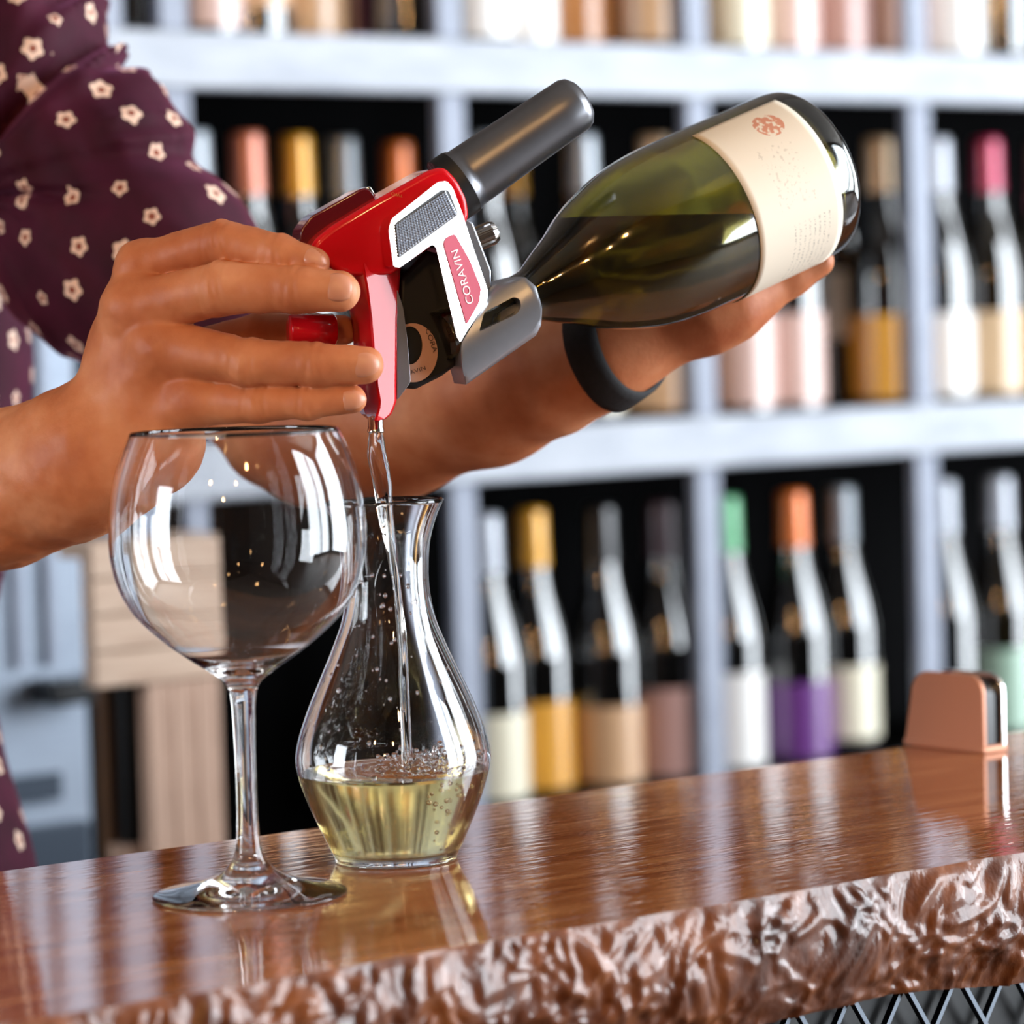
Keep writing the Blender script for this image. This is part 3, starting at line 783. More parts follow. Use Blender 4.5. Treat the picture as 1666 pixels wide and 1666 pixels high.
def lettering(name, s, p0, p1, off, m, parent, hscale=1.0, flip=1, tilt=None):
    """text from pixel p0 to p1 on the device plane, letters' tops to the left of the reading direction"""
    me = text_mesh(s); co = np.array([v_.co[:] for v_ in me.vertices]); w = co[:, 0].max() - co[:, 0].min()
    A, B = pl(*p0, tilt_off(off, tilt, *p0)), pl(*p1, tilt_off(off, tilt, *p1)); e1 = unit(B - A)
    p2 = (p0[0] - 10, p0[1]); nn = nD if tilt is None else unit(np.cross(B - A, pl(*p2, tilt_off(off, tilt, *p2)) - A))
    e2 = unit(np.cross(nn, e1)) * flip; sc = np.linalg.norm(B - A) / w
    vs = A + (co[:, :1] - co[:, 0].min()) * sc * e1 + co[:, 1:2] * sc * hscale * e2 + co[:, 2:3] * sc * .3 * nD
    me.vertices.foreach_set('co', (vs - A).astype(np.float32).ravel()); me.materials.clear(); me.materials.append(m); me.name = name
    o = link(name, me, parent, A); o['label'] = 'raised lettering'; return o
lettering('lettering', 'CORAVIN', (771, 492), (745, 405), .0163, M['printwhite'], badge, 1.0, 1, BT)
lettering('lettering', 'TWO', (655.5, 317), (637, 312.5), .0042, M['printgold'], dev, .8)
# black clamp body, steel side plate, ring
prism('clamp_core', [(652, 452), (700, 402), (716, 410), (752, 545), (755, 585), (720, 612), (676, 634), (655, 630), (648, 540)], -.004, .028, M['rubber'], bev=.002, smooth_outline=6)
prism('side_plate', [(646, 470), (656, 500), (662, 545), (666, 590), (668, 622), (646, 652)], .001, .02, M['silver'], bev=.0015, smooth_outline=5)
ring = []
vs, fs = [], []
c0, c1 = (672, 574), (667, 562)
for i in range(48):
    a = 2 * math.pi * i / 48
    vs += [pl(c0[0] + 40 * math.cos(a), c0[1] + 48 * math.sin(a), -.0028), pl(c1[0] + 20 * math.cos(a), c1[1] + 31 * math.sin(a), -.0028)]
for i in range(48):
    j = (i + 1) % 48; fs.append((2 * i, 2 * j, 2 * j + 1, 2 * i + 1))
k = len(vs); vs += [np.asarray(v) - nD * .003 for v in vs]
fs += [tuple(k + i for i in f)[::-1] for f in fs] + [(2 * i, k + 2 * i, k + 2 * ((i + 1) % 48), 2 * ((i + 1) % 48)) for i in range(48)]
rg = mesh('ring_plate', vs, fs, M['beige'], dev, False, loc=pl(672, 574))
lettering('lettering', 'CORA', (692, 536), (705, 574), -.0024, M['printdark'], rg, .8, 1)
lettering('lettering', 'AVIN', (668, 610), (693, 601), -.0024, M['printdark'], rg, .8, 1)
# fluted needle guide
prism('guide_bracket', [(752, 352), (770, 362), (800, 440), (800, 472), (786, 470), (760, 400)], -.006, .014, M['silver'], bev=.001)
a_, b_ = pl(760, 396, -.012), pl(807, 376, -.012); Lg = np.linalg.norm(b_ - a_)
u_, v_, ax_ = frame_from(b_ - a_); vs, fs = [], []
seg = 64
for t, rs in ((0, .85), (0, 1), (.85, 1), (1, .8)):
    for i in range(seg):
        a = 2 * math.pi * i / seg; r = (.0052 + .0005 * (1 if math.sin(12 * a) > 0 else -1)) * rs
        vs.append(a_ + ax_ * Lg * t + r * (math.cos(a) * u_ + math.sin(a) * v_))
for kx in range(3):
    for i in range(seg): fs.append((kx * seg + i, kx * seg + (i + 1) % seg, (kx + 1) * seg + (i + 1) % seg, (kx + 1) * seg + i))
fs += [tuple(range(seg))[::-1], tuple(3 * seg + i for i in range(seg))]
mesh('needle_guide', vs, fs, M['chrome'], dev, False, loc=a_)
# neck clamp: rounded shell with a slot
axis_b = unit(.8746 * math.cos(math.radians(26)) * RT - .8746 * math.sin(math.radians(26)) * DN * -1 * -1 + .485 * FW) if False else unit(.8746 * (math.cos(math.radians(26)) * RT + math.sin(math.radians(26)) * UP) + .485 * FW)
NECK = P(856, 484, 1.568)                # bottle axis where it leaves the clamp
CPOLY = np.array([(749, 556), (793, 480), (806, 461), (852, 449), (872, 466), (882, 498), (881, 528), (872, 546), (815, 586), (758, 626), (750, 598)], float)
ca_, cn_ = np.array([math.cos(math.radians(34)), -math.sin(math.radians(34))]), np.array([math.sin(math.radians(34)), math.cos(math.radians(34))])
cs_ = CPOLY @ ca_; ct_ = CPOLY @ cn_
SS = np.linspace(cs_.min() + .6, cs_.max() - .6, 34); NT = 22
vs, fs = [], []
tmid = 0.5 * (np.array([866, 498.]) @ cn_ * 2); Rc = 74
for s in SS:
    hit = []
    for i in range(len(CPOLY)):
        j = (i + 1) % len(CPOLY)
        if (cs_[i] - s) * (cs_[j] - s) < 0: hit.append(ct_[i] + (ct_[j] - ct_[i]) * (s - cs_[i]) / (cs_[j] - cs_[i]))
    t0, t1 = min(hit), max(hit)
    for t in np.linspace(t0, t1, NT):
        q = s * ca_ + t * cn_; x = np.clip((t - tmid) / Rc, -1, 1)
        off = .0085 - (1 - math.sqrt(1 - .92 * x * x)) * Rc * MM(DD)
        e = min(1, min(t - t0, t1 - t) / 3.0, (s - SS[0]) / 2.0 + .3, (SS[-1] - s) / 3.0 + .2)
        vs.append(pl(q[0], q[1], off - .0015 * (1 - e) ** 2))
nf = len(vs); vs += [v_ - nD * .022 for v_ in vs]; ns_ = len(SS)
for i in range(ns_ - 1):
    for j in range(NT - 1):
        a = i * NT + j; fs += [(a, a + 1, a + NT + 1, a + NT), (nf + a, nf + a + NT, nf + a + NT + 1, nf + a + 1)]
    a = i * NT; fs += [(a, a + NT, nf + a + NT, nf + a)]; a += NT - 1; fs += [(a, nf + a, nf + a + NT, a + NT)]
for j in range(NT - 1):
    fs += [(j, nf + j, nf + j + 1, j + 1)]; a = (ns_ - 1) * NT + j; fs += [(a, a + 1, nf + a + 1, nf + a)]
cl = mesh('neck_clamp', vs, fs, M['silver'], dev, True, loc=pl(815, 540))
bm = bmesh.new(); bm.from_mesh(cl.data); bmesh.ops.recalc_face_normals(bm, faces=bm.faces); bm.to_mesh(cl.data); bm.free()
cut = prism('cut', [(790, 540), (800, 508), (848, 483), (857, 486), (859, 500), (852, 511)], .02, .026, M['silver'], bev=0, smooth_outline=5)
bo = cl.modifiers.new('slot', 'BOOLEAN'); bo.operation = 'DIFFERENCE'; bo.object = cut; bo.solver = 'EXACT'
dg_ = bpy.context.evaluated_depsgraph_get(); me = bpy.data.meshes.new_from_object(cl.evaluated_get(dg_)); cl.modifiers.clear(); cl.data = me
bpy.data.objects.remove(cut)
me.polygons.foreach_set('use_smooth', [True] * len(me.polygons)); me.set_sharp_from_angle(angle=math.radians(35))
prism('clamp_latch', [(794, 538), (803, 512), (847, 487), (854, 490), (852, 505)], -.0005, .005, M['rubber'], bev=.001, smooth_outline=4)
prism('latch_tab', [(806, 520), (812, 509), (838, 494), (846, 497), (842, 505), (812, 523)], .0018, .004, M['gunmetal'], bev=.001, smooth_outline=3)
prism('clamp_jaw', [(746, 552), (753, 558), (760, 596), (759, 626), (751, 606)], .002, .02, M['rubber'], bev=.001)
# spout
a_, b_ = P(611, 678, DD), P(611.5, 704, DD); Ls = np.linalg.norm(b_ - a_); r_ = 12 * MM(DD)
lathe('spout', [(0, 0), (r_ * 1.05, 0), (r_ * 1.05, Ls * .7), (r_ * 1.15, Ls * .78), (r_ * 1.15, Ls * .95), (r_, Ls), (r_ * .8, Ls), (r_ * .8, Ls * .5), (0, Ls * .5)], M['chrome'], a_, b_ - a_, dev, 40)

# ================================================================== HELD BOTTLE
hb = empty('held_wine_bottle', NECK)
tag(hb, 'tilted olive green wine bottle with cream label held in a hand', 'bottle')
m = mat('olive_green_glass', (.80, .78, .34, 1), .09, 0, Transmission_Weight=1, IOR=1.5, Coat_Weight=1, Coat_Roughness=.02); g = N(m)
ab = g.n('ShaderNodeVolumeAbsorption'); ab.inputs['Color'].default_value = (.46, .39, .03, 1); ab.inputs['Density'].default_value = 330
g.l(ab.outputs[0], [n_ for n_ in g.t.nodes if n_.type == 'OUTPUT_MATERIAL'][0].inputs['Volume'])
M['olive'] = m
kk = 1.594 / FPX
def sm(s): return s * kk / .8746
ob = [(-150, 40), (-60, 40), (-20, 41), (8, 44), (40, 61), (75, 80), (110, 102), (145, 119), (194, 136), (247, 145), (300, 147.5), (380, 148), (470, 148), (505, 147), (520, 142), (528, 132)]
op = spline([(r * kk, sm(s)) for s, r in ob], 110)
inn = [(-148, 34), (-20, 35), (8, 38), (40, 55), (75, 74), (110, 96), (145, 113), (194, 130), (247, 139), (300, 141), (470, 141.5), (495, 136), (500, 110), (488, 60)]
ip2 = spline([(r * kk, sm(s)) for s, r in inn], 90)
bp = [(float(a), float(b)) for a, b in op] + [(100 * kk, sm(527)), (60 * kk, sm(512)), (0, sm(500))] 
bp2 = [(0, sm(478))] + [(float(a), float(b)) for a, b in ip2[::-1]]
full = [(0, sm(478))] + [(float(a), float(b)) for a, b in ip2[::-1]] + [(float(a), float(b)) for a, b in op] + [(100 * kk, sm(527)), (60 * kk, sm(512)), (0, sm(500))]
bg_ = lathe('bottle_glass', full, M['olive'], NECK, axis_b, hb, 96)
bg_.data.set_sharp_from_angle(angle=math.radians(80))
# wine inside, cut level
m = mat('wine_in_bottle', (1, 1, 1, 1), 0, 0, Transmission_Weight=1, IOR=1.34); g = N(m)
ab = g.n('ShaderNodeVolumeAbsorption'); ab.inputs['Color'].default_value = (.5, .38, .08, 1); ab.inputs['Density'].default_value = 40
g.l(ab.outputs[0], [n_ for n_ in g.t.nodes if n_.type == 'OUTPUT_MATERIAL'][0].inputs['Volume'])
lvs, lfs = lathe_data([(0, sm(-147))] + [(float(a) + .00015, float(b)) for a, b in ip2] + [(0, sm(478.5))], 96)
lvs = place(lvs, NECK, axis_b)
bm = bmesh.new(); bv = [bm.verts.new(tuple(v_ - NECK)) for v_ in lvs]
for f_ in lfs: bm.faces.new([bv[i] for i in f_])
zc = P(1060, 356, 1.62)[2] - NECK[2]
res = bmesh.ops.bisect_plane(bm, geom=list(bm.verts) + list(bm.edges) + list(bm.faces), plane_co=(0, 0, zc), plane_no=(0, 0, 1), clear_outer=True)
ee = [e for e in bm.edges if e.is_boundary]
bmesh.ops.contextual_create(bm, geom=ee)
bmesh.ops.recalc_face_normals(bm, faces=bm.faces)
me = bpy.data.meshes.new('bottle_wine'); bm.to_mesh(me); bm.free(); me.materials.append(m)
me.polygons.foreach_set('use_smooth', [True] * len(me.polygons)); me.set_sharp_from_angle(angle=math.radians(40))
link('bottle_wine', me, hb, NECK)
# paper label
m = mat('cream_paper', '#e8dcc8', .6); g = N(m)
uv = g.n('ShaderNodeUVMap').outputs[0]; sp_ = g.n('ShaderNodeSeparateXYZ'); g.l(uv, sp_.inputs[0])
u0, v0 = sp_.outputs[0], sp_.outputs[1]                           # u round the bottle, v along it
def mp(sx_, sy_):
    q = g.n('ShaderNodeMapping'); q.inputs['Scale'].default_value = (sx_, sy_, 1); g.l(uv, q.inputs[0]); return q.outputs[0]
line = g.math('LESS_THAN', g.math('FRACT', g.math('MULTIPLY', v0, 17)), .34)
ink = g.math('GREATER_THAN', g.noise(mp(150, 40), 1, 2), .55)
def span(x, a, b): return g.math('MULTIPLY', g.math('GREATER_THAN', x, a), g.math('LESS_THAN', x, b))
para = g.math('MULTIPLY', span(u0, .18, .50), span(v0, .38, .86))
head = g.math('MULTIPLY', span(u0, .56, .80), span(v0, .30, .72))
ink2 = g.math('GREATER_THAN', g.noise(mp(60, 22), 1, 3), .60)
fine = g.math('MULTIPLY', g.math('MULTIPLY', line, ink), para)
big = g.math('MULTIPLY', ink2, head)
c = g.mix(g.math('MULTIPLY', fine, .55), '#e6dac6', '#6f675c')
c = g.mix(g.math('MULTIPLY', big, .28), c, '#8f7d68')
du = g.math('MULTIPLY', g.math('SUBTRACT', u0, .885), 2.6); dv = g.math('SUBTRACT', v0, .66)
rr_ = g.math('SQRT', g.math('ADD', g.math('MULTIPLY', du, du), g.math('MULTIPLY', dv, dv)))
crest = g.math('MULTIPLY', g.math('LESS_THAN', rr_, .15), g.math('GREATER_THAN', g.noise(mp(40, 16), 1, 3), .47))
c = g.mix(g.math('MULTIPLY', crest, .75), c, '#c8622e')
g.l(c, g.b.inputs['Base Color'])
u_, v_, a_ = frame_from(axis_b)
toc = unit(-(NECK - CAM)); toc = unit(toc - a_ * (toc @ a_)); sd = np.cross(a_, toc)   # toc: side facing the viewer; sd: round the bottle
if sd @ UP < 0: sd = -sd
rl = 148 * kk + .00035; s0, s1 = sm(322), sm(480)
vs, fs, uvs = [], [], []
nu, nv = 60, 14
for i in range(nu + 1):
    th = math.radians(-118 + (118 + 60) * i / nu)
    for j in range(nv + 1):
        s = s0 + (s1 - s0) * j / nv
        r = float(np.interp(s, op[:, 1], op[:, 0])) + .00035
        vs.append(NECK + a_ * s + r * (math.cos(th) * toc + math.sin(th) * sd)); uvs.append((i / nu, j / nv))
for i in range(nu):
    for j in range(nv): fs.append((i * (nv + 1) + j, (i + 1) * (nv + 1) + j, (i + 1) * (nv + 1) + j + 1, i * (nv + 1) + j + 1))
lb = mesh('paper_label', vs, fs, m, hb, True, loc=NECK)
ul = lb.data.uv_layers.new(name='UVMap')
for lo in lb.data.loops: ul.data[lo.index].uv = uvs[lo.vertex_index]
so = lb.modifiers.new('thick', 'SOLIDIFY'); so.thickness = .0002

# ================================================================== PERSON
person = empty('person', P(-320, 1500, 1.95) * np.array([1, 1, 0]))
tag(person, 'person in a maroon flowered shirt pouring wine with both hands', 'person')
# --- right arm and hand
palm = []
fore = chain([(-430, 880, 1.70, 118), (-100, 817, 1.625, 124), (0, 795, 1.605, 122), (100, 765, 1.585, 112), (165, 735, 1.572, 100)])
palm += chain([(165, 735, 1.572, 100), (258, 722, 1.562, 74)])
palm += chain([(188, 690, 1.572, 62), (205, 560, 1.566, 50), (230, 434, 1.556, 38)])
palm += chain([(200, 690, 1.568, 62), (205, 590, 1.560, 52), (214, 502, 1.549, 43)])
palm += chain([(215, 695, 1.564, 64), (240, 625, 1.554, 55), (262, 566, 1.543, 46)])
palm += chain([(245, 705, 1.560, 64), (318, 650, 1.540, 42)])
palm += chain([(258, 600, 1.556, 50), (225, 480, 1.560, 38)])
palm += chain([(200, 668, 1.588, 50), (300, 585, 1.600, 42)])
FING = dict(
 index=[(230, 434, 1.556, 38), (362, 393, 1.536, 35), (455, 411, 1.524, 29), (512, 428, 1.519, 24)],
 middle=[(214, 502, 1.549, 43), (360, 469, 1.525, 43), (482, 471, 1.514, 36.5), (551, 474, 1.511, 35)],
 ring=[(262, 566, 1.543, 46), (408, 590, 1.521, 39), (516, 593, 1.513, 35), (594, 595, 1.511, 31)],
 pinky=[(318, 650, 1.540, 42), (424, 657, 1.523, 30), (500, 656, 1.517, 27), (573, 650, 1.515, 24.5)],
 thumb=[(300, 585, 1.600, 42), (430, 538, 1.578, 31), (500, 537, 1.566, 27), (558, 537, 1.556, 24)])
fing = {k: chain(v) for k, v in FING.items()}
DORS = unit(-.86 * FW + .45 * UP - .1 * RT)
creases = []
for nme in ('index', 'middle', 'ring', 'pinky'):
    c_ = fing[nme]
    for jn, offs, amp in ((1, (-.0048, -.0018, .0014, .0044), .0010), (2, (-.0018, .0014), .0008)):
        J = c_[jn][0]; ax_ = unit(c_[jn][1] - c_[jn - 1][0]); r = c_[jn][2]
        creases.append((J, ax_, r, offs, amp))
KN = [(P(226, 430, 1.548), .011, .0016), (P(207, 498, 1.540), .012, .002), (P(252, 560, 1.536), .012, .0014), (P(366, 388, 1.528), .009, .0008), (P(360, 464, 1.517), .010, .0006)]
def f_right(p):
    d = np.full(len(p), 9.0)
    for c in fore: d = smin(d, seg_d(p, *c), .012) if d[0] < 8 else seg_d(p, *c)
    q = None
    for c in palm: q = seg_d(p, *c) if q is None else smin(q, seg_d(p, *c), .010)
    d = smin(d, q, .022)
    ff = None
    for k, ch in fing.items():
        e = None
        for c in ch: e = seg_d(p, *c) if e is None else smin(e, seg_d(p, *c), .0035)
        ff = e if ff is None else smin(ff, e, .0012)
    d = smin(d, ff, .0065)
    near = np.abs(d) < .006
    if near.any():
        pn = p[near]; add = np.zeros(len(pn))
        for c, r, a in KN: add -= a * np.exp(-((pn - c) ** 2).sum(1) / (r * r))
        for J, ax_, r, offs, amp in creases:
            v = pn - J; s = v @ ax_; rad = v - s[:, None] * ax_
            w = np.exp(-(np.linalg.norm(v, axis=1) / (r * 1.35)) ** 4) * np.clip(.35 + (rad @ DORS) / r, 0, 1)
            bend = (rad @ np.cross(DORS, ax_)) / r
            for of in offs: add += amp * w * np.exp(-((s - of - .0016 * bend * bend * np.sign(of)) / .0013) ** 2)
        add += .0006 * vnoise(pn * 85, 41) + .0003 * vnoise(pn * 210, 42)
        d[near] += add
    return d
def bounds(lst, m=.012):
    a = np.array([np.minimum(c[0] - c[2], c[1] - c[3]) for c in lst] + [np.minimum(c[1] - c[3], c[0] - c[2]) for c in lst])
    b = np.array([np.maximum(c[0] + c[2], c[1] + c[3]) for c in lst])
    return a.min(0) - m, b.max(0) + m
allr = fore + palm + sum(fing.values(), [])
vR, fR = surface(f_right, *bounds(allr), .00105, (1, .3))
# --- left arm and hand
foreL = chain([(455, 700, 1.82, 100), (520, 705, 1.80, 110), (640, 688, 1.765, 117), (800, 637, 1.72, 112), (900, 600, 1.69, 97), (985, 568, 1.672, 78)])
palmL = chain([(985, 568, 1.672, 78), (1060, 530, 1.672, 70), (1150, 503, 1.664, 67), (1195, 488, 1.664, 58)])
palmL += chain([(1020, 545, 1.69, 68), (1150, 450, 1.70, 48), (1225, 415, 1.705, 40)])
palmL += chain([(1060, 520, 1.69, 62), (1110, 450, 1.705, 46)])
fingL = {'thumb': chain([(1195, 488, 1.664, 58), (1235, 472, 1.666, 43), (1285, 449, 1.668, 33), (1331, 425, 1.668, 26)])}
for i in range(4):
    dx, dy, dz = i * 40, -i * 20, i * .012
    fingL[f'f{i}'] = chain([(1105 + dx, 470 + dy, 1.695 + dz * .6, 40), (1098 + dx, 448 + dy, 1.704 + dz, 30), (1093 + dx, 428 + dy, 1.704 + dz, 26), (1088 + dx, 408 + dy, 1.700 + dz, 23)])
def f_left(p):
    d = None
    for c in foreL: d = seg_d(p, *c) if d is None else smin(d, seg_d(p, *c), .014)
    q = None
    for c in palmL: q = seg_d(p, *c) if q is None else smin(q, seg_d(p, *c), .011)
    d = smin(d, q, .018); ff = None
    for k, ch in fingL.items():
        e = None
        for c in ch: e = seg_d(p, *c) if e is None else smin(e, seg_d(p, *c), .004)
        ff = e if ff is None else smin(ff, e, .001)
    d = smin(d, ff, .008)
    # keep clear of the bottle surface: the flesh flattens against it
    v = p - NECK; s = v @ axis_b; rad = np.linalg.norm(v - s[:, None] * axis_b, axis=1)
    d = np.maximum(d, np.interp(s, op[:, 1], op[:, 0]) + .0007 - rad)
    return d + .0006 * np.where(np.abs(d) < .01, vnoise(p * 60, 43), 0)
vL, fL = surface(f_left, *bounds(foreL + palmL + sum(fingL.values(), [])), .0015)
# --- upper arms, shoulders and trunk under the shirt
trunk = chain([(455, 700, 1.82, 100), (250, 440, 1.86, 100), (20, 110, 1.91, 100), (-330, -30, 1.99, 110), (-680, 100, 1.98, 120), (-520, 600, 1.78, 105), (-430, 880, 1.70, 116)])
trunk += chain([(-330, -250, 1.99, 140), (-330, 160, 2.0, 220), (-340, 1500, 2.0, 270)])
def f_trunk(p):
    d = None
    for c in trunk: d = seg_d(p, *c) if d is None else smin(d, seg_d(p, *c), .03)
    return d
vT, fT = surface(f_trunk, *bounds(trunk, .03), .006)
vs = np.vstack([vR, vL, vT]); fs = np.vstack([fR, fL + len(vR), fT + len(vR) + len(vL)])
body = quadmesh('body', vs, fs, M['skin'], person)
# fingernails on the hand that holds the pourer
for nme, dr_ in (('index', .6), ('middle', .25), ('ring', .05), ('pinky', -.1)):
    p0, p1, r0, r1_ = fing[nme][2]; ax_ = unit(p1 - p0)
    do = unit(-FW + dr_ * UP * .8 + .25 * RT); do = unit(do - ax_ * (do @ ax_)); si = np.cross(ax_, do)
    vs, fs = [], []; A, B = 9, 9
    for i in range(A + 1):
        u = i / A; s = -.004 + u * .0125
        for j in range(B + 1):
            w = (j / B * 2 - 1); ed_ = math.sqrt(max(0, 1 - ((u - .5) * 2) ** 4)) * .5 + .5
            th = w * math.radians(48) * ed_
            base = p1 + ax_ * min(s, 0.0)
            sk_ = .0002 - .0009 * max(abs(w), (1 - 2 * u) if u < .5 else 0) ** 3
            if s <= 0: q = base + (r1_ + (r0 - r1_) * (-s / np.linalg.norm(p1 - p0)) + sk_) * (do * math.cos(th) + si * math.sin(th))
            else:
                ph = min(s / r1_, 1.25); rad_ = do * math.cos(th) + si * math.sin(th)
                q = p1 + (r1_ + sk_) * (rad_ * math.cos(ph) + ax_ * math.sin(ph))
            vs.append(q)
    for i in range(A):
        for j in range(B): fs.append((i * (B + 1) + j, i * (B + 1) + j + 1, (i + 1) * (B + 1) + j + 1, (i + 1) * (B + 1) + j))
    nl = mesh('fingernail', vs, fs, M['nail'], person, True, loc=p1)
    so = nl.modifiers.new('thick', 'SOLIDIFY'); so.thickness = .0004; so.offset = 0

# --- shirt
shc = [chain([(-330, -110, 1.98, 200), (-45, -55, 1.92, 165), (20, 110, 1.90, 145), (120, 260, 1.88, 150), (245, 432, 1.86, 160), (420, 632, 1.83, 148)]), chain([(60, 300, 1.90, 130), (140, 402, 1.88, 155)])]
tors = chain([(-60, 20, 1.95, 190), (-300, 200, 2.0, 340), (-315, 700, 2.0, 335), (-345, 1150, 1.99, 292), (-355, 1450, 1.96, 374), (-355, 1700, 1.96, 390)])
slR = chain([(-330, -40, 2.0, 220), (-680, 100, 1.99, 200), (-540, 620, 1.80, 175)])
cutA, cutN = P(405, 616, 1.835), unit(P(420, 632, 1.83) - P(245, 432, 1.86))
cutB, cutM = P(-545, 605, 1.80), unit(P(-540, 620, 1.80) - P(-680, 100, 1.99))
fold_c = P(20, 330, 1.9)
def f_shirt(p):
    a = None
    for ch in shc:
        for c in ch: a = seg_d(p, *c) if a is None else smin(a, seg_d(p, *c), .03)
    a = np.maximum(a, (p - cutA) @ cutN)
    b = None
    for c in slR: b = seg_d(p, *c) if b is None else smin(b, seg_d(p, *c), .03)
    b = np.maximum(b, (p - cutB) @ cutM)
    t = None
    for c in tors: t = seg_d(p, *c) if t is None else smin(t, seg_d(p, *c), .05)
    d = smin(smin(a, t, .012), b, .03)
    near = np.abs(d) < .03
    if near.any():
        q = p[near]; v = q - fold_c
        x, y = v @ RT, -(v @ DN); z = v @ FW
        ang = np.arctan2(y, x + .02); rad = np.hypot(x, y)
        n1 = vnoise(np.stack([ang * 7.0 + rad * 9, rad * 6, z * 7], 1), 51); n2 = vnoise(np.stack([x * 60 + y * 30, y * 14 - x * 8, z * 22], 1), 52)
        n3 = vnoise(np.stack([x * 16, y * 16, z * 16], 1), 53)
        top_ = np.clip((y + .02) / .06, 0, 1)
        d[near] += (.012 * (2 * np.abs(n1) - .7) * (.25 + .75 * top_) + .0045 * n2 * (.5 + .5 * top_) + .003 * n3)
    return d
vS, fS = surface(f_shirt, *bounds(sum(shc, []) + tors + slR, .04), .0032)
m = mat('maroon_cotton', '#5a1430', .75, 0, Specular_IOR_Level=.2, Sheen_Weight=.4, Sheen_Roughness=.35); g = N(m)
g.b.inputs['Sheen Tint'].default_value = lin('#e58ac0')
at = g.n('ShaderNodeAttribute', attribute_name='flower'); sp_ = g.n('ShaderNodeSeparateXYZ'); g.l(at.outputs['Vector'], sp_.inputs[0])
fx, fy, fi = sp_.outputs
r = g.math('SQRT', g.math('ADD', g.math('MULTIPLY', fx, fx), g.math('MULTIPLY', fy, fy)))
th = g.math('ARCTAN2', fy, fx)
pet = g.math('ADD', .0050, g.math('MULTIPLY', .0007, g.math('COSINE', g.math('MULTIPLY', th, 5))))
pet = g.math('MULTIPLY', pet, g.math('ADD', .75, g.math('MULTIPLY', fi, .5)))
fd = g.n('ShaderNodeAttribute', attribute_name='flower_distance').outputs['Fac']
nr_ = g.math('LESS_THAN', fd, .0075); fl = g.math('MULTIPLY', nr_, g.math('LESS_THAN', r, pet)); ce = g.math('MULTIPLY', nr_, g.math('LESS_THAN', r, .0021))
base = g.ramp(g.noise(g.coord('Object'), 30, 3), [(.3, '#2e0517'), (.7, '#430b25')])
c = g.mix(fl, base, '#e3c4b0'); c = g.mix(ce, c, '#8a4a38')
g.l(c, g.b.inputs['Base Color'])
cl_ = g.noise(g.coord('Object'), 900, 2); g.bump(cl_, .15, .0004)
shirt = quadmesh('shirt', vS, fS, m, person)
nrm = np.empty(len(shirt.data.vertices) * 3, np.float32); shirt.data.vertices.foreach_get('normal', nrm); nrm = nrm.reshape(-1, 3)
co = np.empty(len(shirt.data.vertices) * 3, np.float32); shirt.data.vertices.foreach_get('co', co); co = co.reshape(-1, 3)
idx = RNG.permutation(len(co))[:9000]; centres = []; cells = {}
for i in idx:
    p = co[i]; kx = tuple((p / .023).astype(int)); ok = True
    for a in (-1, 0, 1):
        for b in (-1, 0, 1):
            for c2 in (-1, 0, 1):
                for j in cells.get((kx[0] + a, kx[1] + b, kx[2] + c2), ()):
                    if ((co[j] - p) ** 2).sum() < .023 ** 2: ok = False
    if ok: centres.append(i); cells.setdefault(kx, []).append(i)
kd = kdtree.KDTree(len(centres))
for k, i in enumerate(centres): kd.insert(co[i], k)
kd.balance()
att = np.zeros((len(co), 3), np.float32)
rnd = RNG.random(len(centres)); frs = []
for i in centres:
    u_, v_, a_ = frame_from(nrm[i] + 1e-6); t = RNG.random() * 6.28; frs.append((u_ * math.cos(t) + v_ * math.sin(t), -u_ * math.sin(t) + v_ * math.cos(t)))
for i in range(len(co)):
    _, k, _ = kd.find(co[i]); d = co[i] - co[centres[k]]
    att[i] = (d @ frs[k][0], d @ frs[k][1], rnd[k])
A_ = shirt.data.attributes.new('flower', 'FLOAT_VECTOR', 'POINT'); A_.data.foreach_set('vector', att.ravel())
A2 = shirt.data.attributes.new('flower_distance', 'FLOAT', 'POINT'); A2.data.foreach_set('value', np.linalg.norm(att[:, :2], axis=1).astype(np.float32))
# --- wristband
wc = P(1000, 556, 1.672); wa = unit(P(985, 568, 1.672) - P(900, 600, 1.69)); u_, v_, a_ = frame_from(wa)
NA = 48; WO = [-.0085, -.0080, -.004, 0, .004, .0080, .0085]; WH = [.0002, .0022, .0027, .0028, .0027, .0022, .0002]
vs, fs = [], []
for i in range(NA):
    t = 2 * math.pi * i / NA; d_ = math.cos(t) * u_ + math.sin(t) * v_; rr_ = np.linspace(.008, .05, 150)
    rs = []
    for o_ in WO:
        val = f_left(wc + a_ * o_ + rr_[:, None] * d_); k = int(np.argmax(val > 0)) if (val > 0).any() else 149
        rs.append(rr_[k])
    rm = np.convolve(np.array([rs[0]] * 2 + rs + [rs[-1]] * 2), np.ones(5) / 5, 'valid')
    for o_, h_, r in zip(WO, WH, rm): vs.append(wc + a_ * o_ + d_ * (r + h_))
nw = len(WO)
for i in range(NA):
    for j in range(nw - 1): fs.append((i * nw + j, ((i + 1) % NA) * nw + j, ((i + 1) % NA) * nw + j + 1, i * nw + j + 1))
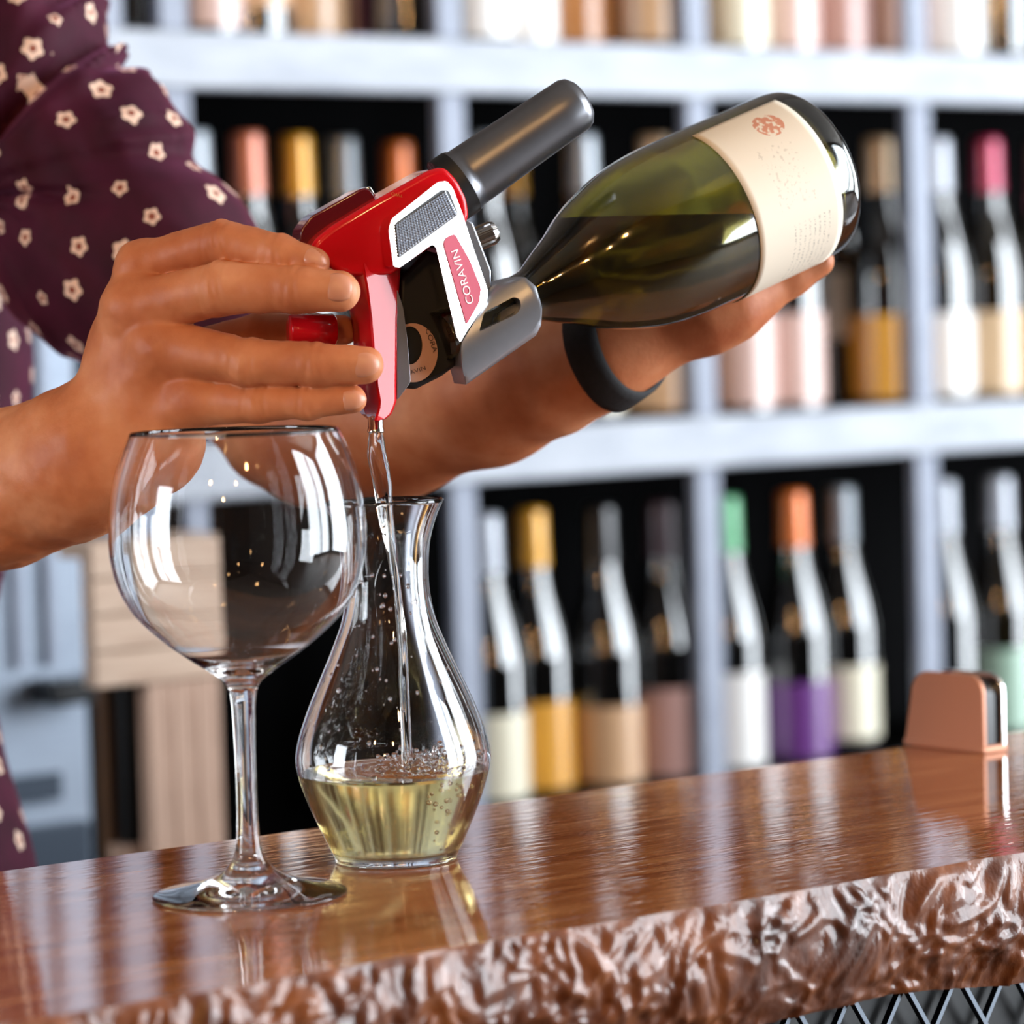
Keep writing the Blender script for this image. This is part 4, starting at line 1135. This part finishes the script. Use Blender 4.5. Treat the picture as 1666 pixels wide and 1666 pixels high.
wb = mesh('wristband', vs, fs, noisy('black_woven_band', '#08080a', '#121216', 300, .8, bump=.3), None, True, loc=wc)
tag(wb, 'black fabric wristband on the arm holding the bottle', 'wristband')
bc = P(1031, 634, 1.668)
o = mesh('buckle', place(boxv(-.0035, .0035, -.0035, .0035, -.002, .002), bc, unit(bc - wc)), BOXF, M['chrome'], wb, loc=bc); bevel(o, .0008)

# ================================================================== NAPKIN HOLDER at the right end
nh = empty('napkin_holder', on(1560, 1222, 2, BAR_Z))
tag(nh, 'small copper napkin holder with chrome edge at the right end of the bar', 'napkin holder')
YH = BY1 - .055
xh = on(1600, 1232, 1, YH)[0]; XH0, XH1 = xh, xh + .018
zt_ = on(1600, 1100, 1, YH)[2]
def hprof(ins=0.0):
    y0_, y1_, z0_, z1_ = YH + ins, YH + .062 - ins, BAR_Z + .0005, zt_ - ins
    pts = [(y0_, z0_)]
    for t in np.linspace(0, math.pi / 2, 7): pts.append((y0_ + .010 - .010 * math.cos(t), z1_ - .010 + .010 * math.sin(t)))
    for t in np.linspace(0, math.pi / 2, 7): pts.append((y1_ - .014 - .014 * (1 - math.sin(t)) + .008, z1_ - .014 + .014 * math.cos(t)))
    pts.append((y1_, z0_)); return pts
def hsolid(name, x0_, x1_, ins, m, parent):
    pr = hprof(ins); n = len(pr)
    vs = [(x0_, y, z) for y, z in pr] + [(x1_, y, z) for y, z in pr]
    fs = [tuple(range(n)), tuple(range(n, 2 * n))[::-1]] + [(i, n + i, n + (i + 1) % n, (i + 1) % n) for i in range(n)]
    o = mesh(name, vs, fs, m, parent, loc=(x0_, YH, BAR_Z)); bevel(o, .0008); return o
hsolid('copper_side', XH0, XH0 + .003, 0, M['copper'], nh)
hsolid('black_core', XH0 + .0032, XH0 + .0148, .003, M['blackplastic'], nh)
hsolid('chrome_side', XH0 + .015, XH0 + .018, 0, M['chrome'], nh)
box('holder_base', XH0 - .0005, XH1 + .0005, YH - .0005, YH + .0625, BAR_Z, BAR_Z + .004, M['copper'], nh, .001)
